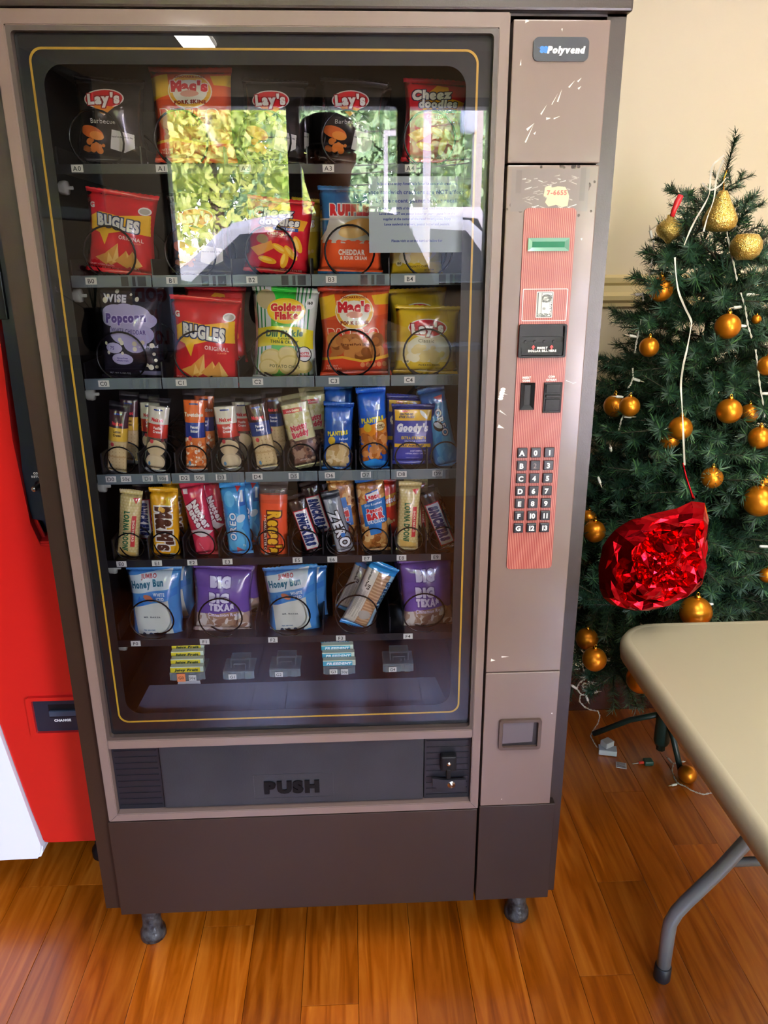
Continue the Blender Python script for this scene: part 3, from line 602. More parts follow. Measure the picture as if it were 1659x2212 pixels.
def d_doodle():
    c = Cv(256, 336, 'C01F2B'); c.p([(.5, .08), (.66, .1), (.7, .25), (.95, .27), (.9, .4), (.3, .44), (.2, .3)], 'E8A325'); c.to('Cheez', .42, .2, .11, 'F6F4EC', '2C2A4A', off=.07, rot=-4, shear=.15); c.to('doodles', .52, .31, .09, 'F6F4EC', '2C2A4A', off=.07, rot=-2, shear=.1)
    c.r(.42, .375, .82, .42, '2D4E97'); c.t('FRIED PUFFS', .62, .397, .026, 'F6F4EC', off=.04); c.t('CHEDDAR', .5, .47, .035, 'F4E6DA', off=.04); c.t('CHEESE FLAVORED', .5, .505, .015, 'F4D8CA'); c.p([(.05, .68), (.4, .56), (.45, .66), (.2, .78)], 'E89B3A'); c.e(.25, .55, .1, .06, 'A7894A')
    for x, y, r in ((.55, .66, .5), (.72, .7, .9), (.62, .8, 1.8), (.83, .58, 1.2), (.35, .82, .2)): c.e(x, y, .15, .045, 'F0AE2C', rot=r); c.e(x-.02, y-.01, .1, .02, 'F8CC5A', rot=r)
    c.t('NET WT 0.75 OZ', .72, .93, .022, 'F4D8CA'); return c.a
def d_ruffle():
    c = Cv(256, 336, 'D8D2C6'); c.p([(0, 0), (.45, 0), (1, .1), (1, .34), (0, .34)], '1F5E93'); c.p([(0, 0), (.3, 0), (.1, .5), (0, .6)], '24659B'); c.to('RUFFLES', .52, .27, .11, 'C6242C', 'F2EEE8', off=.09, sx=.75); c.r(0, .37, 1, .39, 'C9C4BC'); c.e(.62, .47, .3, .1, 'E2A65A', rot=-.2); c.e(.5, .53, .2, .06, 'EFC27E')
    for k in range(14): c.e(k/13, .635, .05, .028, 'D8D2C6' if k % 2 else 'E0532A')
    c.r(0, .645, 1, 1, 'DE5427'); c.p([(.3, .62), (.7, .62), (.6, .66)], 'DE5427'); c.t('CHEDDAR', .52, .745, .06, 'F4ECE0', off=.05, sx=.75); c.t('& SOUR CREAM', .55, .81, .04, 'F4ECE0', off=.04, sx=.75); c.r(0, .975, 1, 1, '1F5E93'); return c.a
def d_popcorn():
    c = Cv(256, 360, '25222C'); c.to('WISE', .3, .15, .07, 'E8E6F0', '3A364A', off=.06)
    for x, y, r in ((.3, .32, .26), (.6, .32, .27), (.75, .36, .2), (.2, .36, .16), (.45, .28, .2)): c.e(x, y, r, r*.42, 'B9B2DA')
    for x, y, r in ((.45, .48, .26), (.7, .5, .2), (.6, .6, .18)): c.e(x, y, r, r*.5, 'AFA8D2')
    c.to('Popcorn', .46, .335, .085, '55408F', 'CFC9EC', off=.06, rot=-4); c.t('WHITE CHEDDAR', .5, .47, .045, '45397A', off=.01, sx=.75, rot=2); c.e(.25, .65, .14, .055, 'B9B2DA'); c.t('75', .22, .65, .035, '45397A', off=.02); c.e(.38, .76, .17, .06, 'B9B2DA'); c.t('gluten free', .38, .75, .018, '45397A'); c.t('whole grain', .38, .775, .018, '45397A'); c.t('air popped', .8, .62, .03, 'E0DCF0')
    c.noise(['E8E2CC', 'CFC6A6'], 14, .035, (.05, .55, .95, .85), 1, 9); c.noise(['E8E2CC'], 6, .03, (.1, .05, .9, .25), 1, 4); c.t('NET WT 0.625 OZ', .3, .92, .02, 'C9C6D6'); c.r(.62, .88, .95, .93, '8A86A0'); return c.a
def d_pickle():
    c = Cv(256, 360, 'DCE3DC')
    for x in (.05, .11, .17, .68, .74, .8, .86): c.r(x, 0, x+.022, .95, '2F8A4A')
    c.r(.28, 0, .66, 1, '59B43C'); c.p([(.3, 0), (.66, 0), (.62, .14), (.32, .14)], '2FBF3C'); c.e(.2, .13, .15, .1, 'C9B98A'); c.e(.52, .24, .3, .13, 'F2C12E'); c.e(.52, .24, .27, .11, 'F6D23A'); c.to('Golden', .52, .2, .07, 'C92A2C', 'F6E9A0', off=.07, rot=-3); c.to('Flake', .53, .285, .07, 'C92A2C', 'F6E9A0', off=.07, rot=-3)
    c.e(.88, .16, .07, .055, 'F0F2EE'); c.t('160', .88, .15, .03, '333333', off=.04); c.p([(.04, .44), (.3, .4), (.7, .4), (.97, .44), (.97, .64), (.7, .6), (.3, .6), (.04, .64)], 'E6D92E'); c.to('Dill Pickle', .5, .47, .065, '1F6A4A', 'D9E26A', off=.05, rot=-2, shear=.15); c.t('FLAVORED', .5, .525, .02, '2D4A2D'); c.t('THIN & CRISPY', .5, .56, .033, '2D4A2D', off=.02)
    for x, y, r in ((.3, .76, .2), (.55, .7, .16), (.6, .82, .2), (.8, .82, .14), (.25, .85, .16)): c.e(x, y, r, r*.6, 'D6BE72'); c.e(x-.01, y-.01, r*.8, r*.45, 'E6D290')
    c.e(.82, .69, .12, .085, '3A3A3C'); c.e(.82, .69, .105, .075, 'F2F0EC'); c.t('HOTTS', .82, .68, .022, 'C92A2C', off=.05); c.t('ORIGINAL', .82, .71, .018, 'C92A2C', off=.05); c.t('POTATO CHIPS', .5, .83, .033, '5A5A34', off=.01); c.p([(.3, .93), (.7, .93), (.66, 1), (.28, 1)], '2FBF3C'); return c.a
def d_pork():
    c = Cv(256, 336, 'C64A28'); c.r(0, 0, 1, .08, 'A8321E'); c.p([(0, .1), (1, .06), (1, .3), (.5, .34), (0, .36)], 'D85A2A'); c.p([(0, .12), (.22, .08), (.25, .3), (0, .36)], 'E3B32A'); c.p([(.75, .1), (1, .08), (1, .2), (.8, .2)], 'E3B32A')
    c.e(.5, .27, .28, .19, 'F2E6C2'); c.e(.5, .27, .265, .175, 'E9B23A'); c.e(.5, .28, .22, .13, 'F4EEDA'); c.to("Mac's", .5, .215, .1, 'C4202A', 'F6EEDA', off=.08, sx=.95); c.t('CHICHARRONES', .5, .115, .025, '8A2A1A', off=.03); c.t('PORK SKINS', .5, .385, .035, '8A2A1A', off=.06); c.e(.5, .3, .12, .035, 'E2A08A'); c.to('BAR-B-Q', .48, .5, .085, 'D6402A', 'F4E8D4', off=.09)
    c.noise(['A8662E', 'C48142', '8A4E22', 'B5733A'], 60, .075, (.12, .56, .9, .76), 1, 8); c.t('Flavored Pork Skins', .5, .62, .026, '5A2A14', off=.03); c.p([(0, .78), (.3, .75), (.6, .8), (1, .75), (1, .79), (.6, .83), (.3, .78), (0, .81)], 'E9B23A'); c.p([(0, .81), (.3, .78), (.6, .83), (1, .79), (1, 1), (0, 1)], 'D2452A')
    for k in range(5): c.e(.6+.08*k, .86, .035, .03, 'E28A5E')
    c.t('NET WT', .16, .87, .022, 'F2D2B8'); c.t('1 OZ (28.3g)', .18, .9, .022, 'F2D2B8'); return c.a
def clearpack(c):
    c.a[..., 3] = np.where((c.Y < .12) | (c.Y > .965), .25, c.a[..., 3]); return c.a
def d_cracker(top, band, bandtxt, brand='Nekot', kind='sq', tc='C8262E', tbg='E9E4D8', btc='F6F2EA', sub=None, bd=(.34, .52)):
    c = Cv(128, 384, tbg); c.r(0, 0, 1, .12, '3A3638', .3); c.r(.1, .04, .9, .07, '8E8A88', .5); c.r(.0, .12, 1, bd[0], top); c.r(.3, .15, .7, .17, '2D3F8A'); c.t(brand, .5, .285, .042, tc, off=.08, sx=.95); c.r(0, bd[0], 1, bd[1], band)
    for i, s in enumerate(bandtxt): c.t(s, .52, bd[0]+.05+i*.048, .032, btc, off=.06, sx=.85)
    if kind == 'sq':
        c.r(0, bd[1], 1, .96, 'C8A870')
        for y0 in (bd[1]+.01, .755): c.r(.04, y0, .96, y0+.2, 'D9BE8A')
        for i in range(5):
            for j in range(8): c.e(.15+.175*i, bd[1]+.06+j*.048, .018, .006, 'A98450')
    elif kind == 'rd':
        c.r(0, bd[1], 1, .96, '4A4448', .5); c.e(.5, .66, .44, .11, 'DCC498'); c.e(.5, .85, .46, .115, 'D8C09A'); c.e(.5, .85, .38, .09, 'E2CDA6')
    else:
        c.r(0, bd[1], 1, .96, 'E07A3C'); c.noise(['F4E0C8', 'E9A878', 'D0642C'], 60, .06, (.05, bd[1]+.02, .95, .94), 1, 5)
    c.e(.3, .57, .09, .028, 'D0454A'); c.e(.22, .88, .06, .03, '5F8FB0'); c.t('NET WT 1.5 OZ', .5, .93, .015, '4A4034'); return clearpack(c)
def d_nutty():
    c = Cv(160, 384, 'D6CE9A'); c.noise(['C9BC78', 'E4DDB2'], 40, .06, (0, .1, 1, .5), 1, 3); c.r(.05, .17, .75, .23, 'B8303A'); c.t('Little Debbie', .4, .2, .028, 'F4ECE0', off=.04, sx=.8); c.r(0, .6, 1, .95, '6E5146'); c.noise(['8A6450', '5A4038', 'A88870'], 60, .08, (0, .6, 1, .92), 1, 5); c.to('Nutty', .5, .42, .07, 'C93A4A', 'E9D8C2', off=.07, rot=-8, sx=.9); c.to('Buddy', .5, .51, .07, 'C93A4A', 'E9D8C2', off=.07, rot=-8, sx=.9); c.t('NET WT 2.1 OZ', .5, .87, .02, 'D8D0C8'); return clearpack(c)
def d_salted():
    c = Cv(160, 352, '1E4FA0'); c.r(0, .0, 1, .25, '2358B4'); c.t('PLANTERS', .5, .42, .055, 'E9D23A', off=.08, sx=.72, rot=-6); c.e(.3, .53, .12, .06, 'D9B22E'); c.t('Salted', .7, .5, .035, 'F0F2F6', off=.03); c.e(.5, .76, .4, .2, 'C9A468'); c.noise(['DCBE86', 'E8D0A0', 'C09A5E'], 45, .08, (.18, .6, .85, .9), 1, 6, 1.3); c.r(0, .93, 1, 1, '2F7AC8'); c.t('NET WT 1 OZ', .5, .95, .02, 'DCE6F2'); return c.a
def d_honey():
    c = Cv(160, 416, '1D55B8'); c.r(0, .0, 1, .3, '1F5CC6'); c.r(.62, .19, .8, .25, 'C6D2E6'); c.p([(.0, .46), (1, .36), (1, .62), (0, .55)], 'E38A22'); c.t('PLANTERS', .5, .36, .05, 'EAD83C', off=.09, sx=.76, rot=-5); c.e(.3, .45, .14, .05, 'E0B82E'); c.e(.75, .44, .2, .06, 'B8782A'); c.e(.75, .44, .17, .05, 'F0D8A0'); c.t('HONEY', .75, .43, .022, '5A3014', off=.04); c.t('ROASTED', .75, .455, .018, '5A3014', off=.03)
    c.noise(['B86A2A', 'D0884A', 'E0A068', 'A85A22'], 60, .085, (.08, .52, .92, .84), 1, 7, 1.3); c.p([(0, .86), (.5, .82), (1, .88), (1, 1), (0, 1)], '2F8AD8'); c.t('NET WT 1.75 OZ', .5, .95, .018, 'E2ECF6'); return c.a
def d_powder():
    c = Cv(224, 320, '2A3696'); c.r(0, 0, 1, .06, '22307E'); c.r(.06, .09, .94, .27, 'E8B52C'); c.t('NEW!', .32, .12, .03, 'C8322A', off=.06, shear=.2); c.t('ON-THE-GO', .34, .165, .032, '26265A', off=.06, sx=.8, shear=.2); c.t('STICK PACKS', .34, .21, .032, '26265A', off=.06, sx=.8, shear=.2); c.e(.75, .17, .13, .03, 'F0EEE8', rot=.8); c.t("Goody's", .5, .38, .11, 'F4F4F8', off=.09, sx=.85, shear=.12); c.r(.12, .45, .6, .46, 'F4F4F8')
    c.t('EXTRA STRENGTH', .52, .55, .045, 'F0C32E', off=.05, sx=.7); c.t('HEADACHE POWDERS', .56, .605, .026, 'E4E6F2', off=.04, sx=.9); c.r(.06, .65, .94, .71, 'E8B52C'); c.t('FAST PAIN RELIEF', .5, .68, .035, '26265A', off=.06, sx=.85, shear=.2); c.t('ACETAMINOPHEN', .66, .77, .03, 'E4E6F2', off=.03, sx=.8); c.t('ASPIRIN (NSAID) / CAFFEINE', .6, .815, .024, 'E4E6F2', off=.03, sx=.8); c.t('TAMPER EVIDENT PACK', .5, .89, .014, 'C6CAE2'); return c.a
def d_creme():
    c = Cv(160, 416, '2F8FD6'); c.p([(0, 0), (1, 0), (1, .18), (0, .22)], '1F66B8'); c.p([(.5, .12), (.85, .11), (.78, .2)], 'D8323A'); c.e(.5, .6, .34, .3, '52B2E8'); c.to('OREO', .62, .42, .085, 'F4F6FA', '1F3F8A', off=.035, rot=80, sx=.9); c.e(.45, .45, .2, .06, '2A2224', rot=.5); c.e(.45, .44, .17, .03, 'F2F2F2', rot=.5); c.noise(['6FC0EE', '3E9EDC'], 14, .09, (.2, .55, .9, .95), 1, 3); return c.a
def d_creme2():
    c = Cv(160, 416, '2E93D8'); c.r(.72, .12, .95, .3, '1C5FAE'); c.e(.35, .2, .22, .1, '5AB6E8'); c.e(.45, .75, .4, .2, '5CB9EA'); c.e(.48, .5, .34, .12, '62BDEC'); c.to('OREO', .36, .56, .1, 'F4F6FA', '2A78C0', off=.035, rot=-84, sx=.9); c.e(.72, .46, .13, .07, 'D6E8F4', rot=1.2); c.p([(.6, .04), (.85, .05), (.7, .12)], 'D8323A'); c.p([(.4, .85), (.7, .92), (.35, .95)], 'D8626A'); c.t('78', .72, .84, .03, 'F4F6FA', rot=20); c.r(.8, .1, .9, .25, 'E9EEF2'); return c.a
def d_lorna():
    c = Cv(128, 400, 'D6BE7C'); 
    for j in range(26):
        for i in range(7): c.e(.07+.145*i+(.07 if j % 2 else 0), .03+.038*j, .05, .012, 'E2CE94')
    c.p([(.6, .1), (.9, .09), (.78, .17)], 'C9303A'); c.t('LORNA DOONE', .42, .56, .16*.5, '2F6A42', off=.05, rot=90, sx=.62) ; c.r(.66, .33, .84, .76, 'C8393A'); c.t('SHORTBREAD', .75, .54, .03, 'F2E6C8', off=.04, rot=90); c.p([(.1, .8), (.9, .86), (.9, .95), (.2, .94)], 'DDB562'); return c.a
def d_mm():
    c = Cv(160, 400, 'E8A81E'); c.e(.72, .2, .2, .09, 'EFC83A'); c.to("M&M's", .5, .56, .20, '5A3222', 'F2ECE0', off=.09, rot=90, sx=.66); c.e(.2, .9, .15, .05, 'D98F16'); c.r(.62, .9, .8, .95, 'F2ECE0'); c.noise(['F2B93A', 'DB9A1A'], 12, .06, (.1, .05, .95, .3), 1, 2); return c.a
def d_nbutter():
    c = Cv(144, 400, 'C62A4A'); c.r(.1, .08, .3, .14, 'E8D8DC'); c.p([(.5, .07), (.8, .06), (.68, .13)], 'E03A52'); c.to('Nutter', .66, .42, .09, 'F6EEEA', '7A1430', off=.08, rot=68, sx=.9); c.to('Butter', .42, .45, .09, 'F6EEEA', '7A1430', off=.08, rot=68, sx=.9); c.p([(.0, .62), (.5, .58), (1, .66), (.6, .72)], 'E2D2CE'); c.e(.5, .82, .38, .12, 'D8485E'); c.t('NET WT 1.9 OZ', .4, .87, .018, 'F2D8D8', rot=70); return c.a
def d_reese():
    c = Cv(144, 400, 'E8552E'); c.r(0, 0, 1, .17, '6A5E5C', .4); c.r(0, .17, 1, .27, 'D24E30'); c.to("Reese's", .55, .62, .16, 'F2B82A', '5A2414', off=.06, rot=90, sx=.62); c.r(.14, .48, .28, .84, '5A2C22'); c.t('2 PEANUT BUTTER CUPS', .21, .66, .03, 'F2E2D2', rot=90, off=.02); c.r(.18, .87, .38, .93, 'F2E8DE'); return c.a
def d_snick(m=False):
    c = Cv(112, 420, '3A2620'); c.r(.1, .24, .92, .9, 'C42A38'); c.r(.15, .255, .87, .885, 'F2EEEA'); c.to('SNICKERS', .5, .57, .125, '26346E', 'F2EEEA', off=.09, rot=90, sx=.56, shear=.1); c.t('NET WT 1.86', .5, .94, .02, 'E2DCD6'); c.a[..., 3] = np.where(c.Y < .06, .5, 1); return c.a
def d_zero():
    c = Cv(112, 420, '8F959C'); c.r(0, .0, 1, .1, '4A4E56'); c.r(.0, .1, .25, 1, 'B9BEC4'); c.to('ZERO', .52, .6, .15, 'F2F4F6', '23262C', off=.05, rot=82, sx=.95); c.e(.62, .68, .14, .035, '2A78C8'); c.e(.4, .14, .1, .03, 'E6E8EA'); return c.a
def d_pbar():
    c = Cv(160, 400, 'B4783A'); c.noise(['D09A58', 'E2B67A', 'A8642C', 'C48646', '8E5222'], 150, .09, (0, .0, 1, 1), 1, 11, 1.2); c.p([(.12, .34), (1, .26), (1, .58), (.18, .62)], '2A6FB2'); c.p([(.3, .6), (.8, .58), (.75, .72), (.35, .74)], '2F7AC0'); c.p([(.3, .2), (.76, .15), (.8, .28), (.34, .33)], '2A4FA0'); c.p([(.33, .215), (.74, .17), (.77, .27), (.37, .31)], 'F4F0EA'); c.t('Lance', .55, .24, .06, 'C8262E', off=.08, rot=-8, sx=.85)
    c.t('Dry Roasted', .55, .335, .03, 'F0F2F6', off=.03, rot=-8, shear=.2); c.to('Peanut', .58, .415, .055, 'C8262E', 'F4F0EA', off=.08, rot=-6, sx=.85); c.to('BAR', .6, .49, .075, 'C8262E', 'F4F0EA', off=.1, rot=-6); c.t('ORIGINAL', .6, .565, .035, 'F0F2F6', off=.04, rot=-4); c.p([(0, 0), (1, 0), (1, .04), (0, .07)], '2A5FA8'); return c.a
def d_honeybun():
    c = Cv(288, 352, '4A88C6'); c.p([(0, .12), (.85, .02), (.8, .26), (0, .34)], 'D2DBDC'); c.t('JUMBO', .42, .11, .05, 'B0484E', off=.04, rot=-3); c.t('Honey Bun', .38, .2, .085, '2B6A80', off=.05, rot=-5, sx=.85); c.p([(.05, .42), (.95, .24), (.95, .34), (.08, .5)], '3A78C0'); c.t('WHITE', .6, .33, .04, 'E6EAEA', off=.05, rot=-4); c.t('ICED', .62, .385, .04, 'E6EAEA', off=.05, rot=-4); c.e(.38, .38, .1, .035, 'C9785A', rot=.4); c.p([(.08, .55), (.2, .35), (.3, .47), (.34, .55)], '2A6CBC')
    c.p([(.08, .5), (.78, .4), (.82, .86), (.14, .94)], 'D6D8CC'); c.t('MR. BAKER', .44, .62, .018, '4A5258', sx=2); 
    for k in range(4): c.e(.25+.13*k, .86, .035, .026, '3E5568'); 
    c.t('PER SERVING', .36, .8, .02, '4A6A88', off=.03); c.p([(.1, .9), (.9, .88), (.85, 1), (.15, 1)], '3F8AD6'); return c.a
def d_texas():
    c = Cv(288, 320, '6A4E9C'); c.r(0, .66, 1, 1, 'A88E86'); c.e(.5, .78, .45, .22, 'B89A84'); c.noise(['D2BEB0', 'A8846A', 'E2D6CC', '96705A'], 40, .1, (.12, .66, .88, .95), 1, 4, .4); c.p([(0, .3), (1, .22), (1, .62), (0, .7)], '6F52A6'); c.to('BIG', .48, .2, .13, 'D8D0EA', '4A3480', off=.1, sx=.95); c.to('BIG', .46, .42, .12, 'E6E0F2', '4A3480', off=.1, sx=1.05); c.to('TEXAS', .5, .565, .10, 'E6E0F2', '4A3480', off=.1, sx=.74); c.t('Cinnamon Roll', .52, .69, .05, 'E6DAEE', off=.05); c.a[..., 3] = np.where((np.abs(c.X-.5) > .47), .4, .95); return c.a
def d_grand():
    c = Cv(144, 400, 'D9CFBE'); c.r(0, 0, 1, .12, '2F8FD0'); c.r(0, .95, 1, 1, '2F8FD0'); c.r(.42, .12, .86, .95, 'B08462')
    for k in range(18): c.r(.44, .14+.045*k, .84, .16+.045*k, 'CFA680')
    c.r(.86, .12, 1, .95, '9FC6DC'); c.t("Grandma's", .93, .4, .035*2, '2A4A6A', off=.06, rot=90, sx=.8); c.t('Nutrition Facts', .2, .24, .026, '222222', off=.04, rot=90); c.t('170', .3, .36, .035, '222222', off=.05, rot=90)
    for k in range(12): c.r(.06+.025*k, .42, .065+.025*k, .85 if k % 3 else .7, '6A645C')
    c.e(.6, .75, .22, .07, 'E0D2C4', .6); return c.a
def d_plain(a, b, txt, tc='F2EEE6', rot=0):
    c = Cv(160, 320, a); c.p([(0, .3), (1, .22), (1, .42), (0, .48)], b); c.to(txt, .5, .34, .09, tc, a, off=.07, rot=rot or -6, sx=.85); c.noise([b, 'D9B070'], 10, .08, (.1, .55, .9, .85), 1, 3); return c.a
DS = {}
def M_(k):
    if k not in DS:
        v = {'corn': d_corn, 'bbq': d_bbq, 'classic': d_classic, 'doodle': d_doodle, 'ruffle': d_ruffle, 'popcorn': d_popcorn, 'pickle': d_pickle, 'pork': d_pork,
          'lemon': lambda: d_cracker('4A2C34', 'DFB440', ['Lemon', 'Creme'], tc='D83A44', btc='4A3410'), 'vanilla': lambda: d_cracker('E6DEC8', 'C0392E', ['Vanilla', 'Creme'], kind='rd'),
          'toast': lambda: d_cracker('E0672A', '2C3F8E', ['Peanut', 'Butter'], brand='Toastchee', kind='orange', tc='F4E8D8', bd=(.38, .56)), 'pbutter': lambda: d_cracker('4A2A22', '26407E', ['Peanut', 'Butter'], tc='E04048'),
          'nutty': d_nutty, 'salted': d_salted, 'honey': d_honey, 'powder': d_powder, 'creme': d_creme, 'creme2': d_creme2, 'lorna': d_lorna, 'mm': d_mm, 'nbutter': d_nbutter, 'reese': d_reese, 'snick': d_snick, 'zero': d_zero, 'pbar': d_pbar,
          'hbun': d_honeybun, 'texas': d_texas, 'grand': d_grand, 'gold': lambda: d_plain('C8A82C', 'E4D070', 'CHIPS'), 'redbar': lambda: d_plain('C8321E', 'E0A030', 'Roasted')}[k]()
        st = .7 if k in ('lemon', 'vanilla', 'toast', 'pbutter') else 1
        DS[k] = imgmat('print_'+k, v, .25, .8, .8, 17 if v.shape[1] > 200 else 34, bdist=.011 if v.shape[1] > 200 else .005)
    return DS[k]
CH = 'chip and snack bags on the three upper shelves'; NB = 'bars and packs on the two narrow shelves'; PY = 'pastries on the lowest tray'
Y1, Y2 = .135, .127
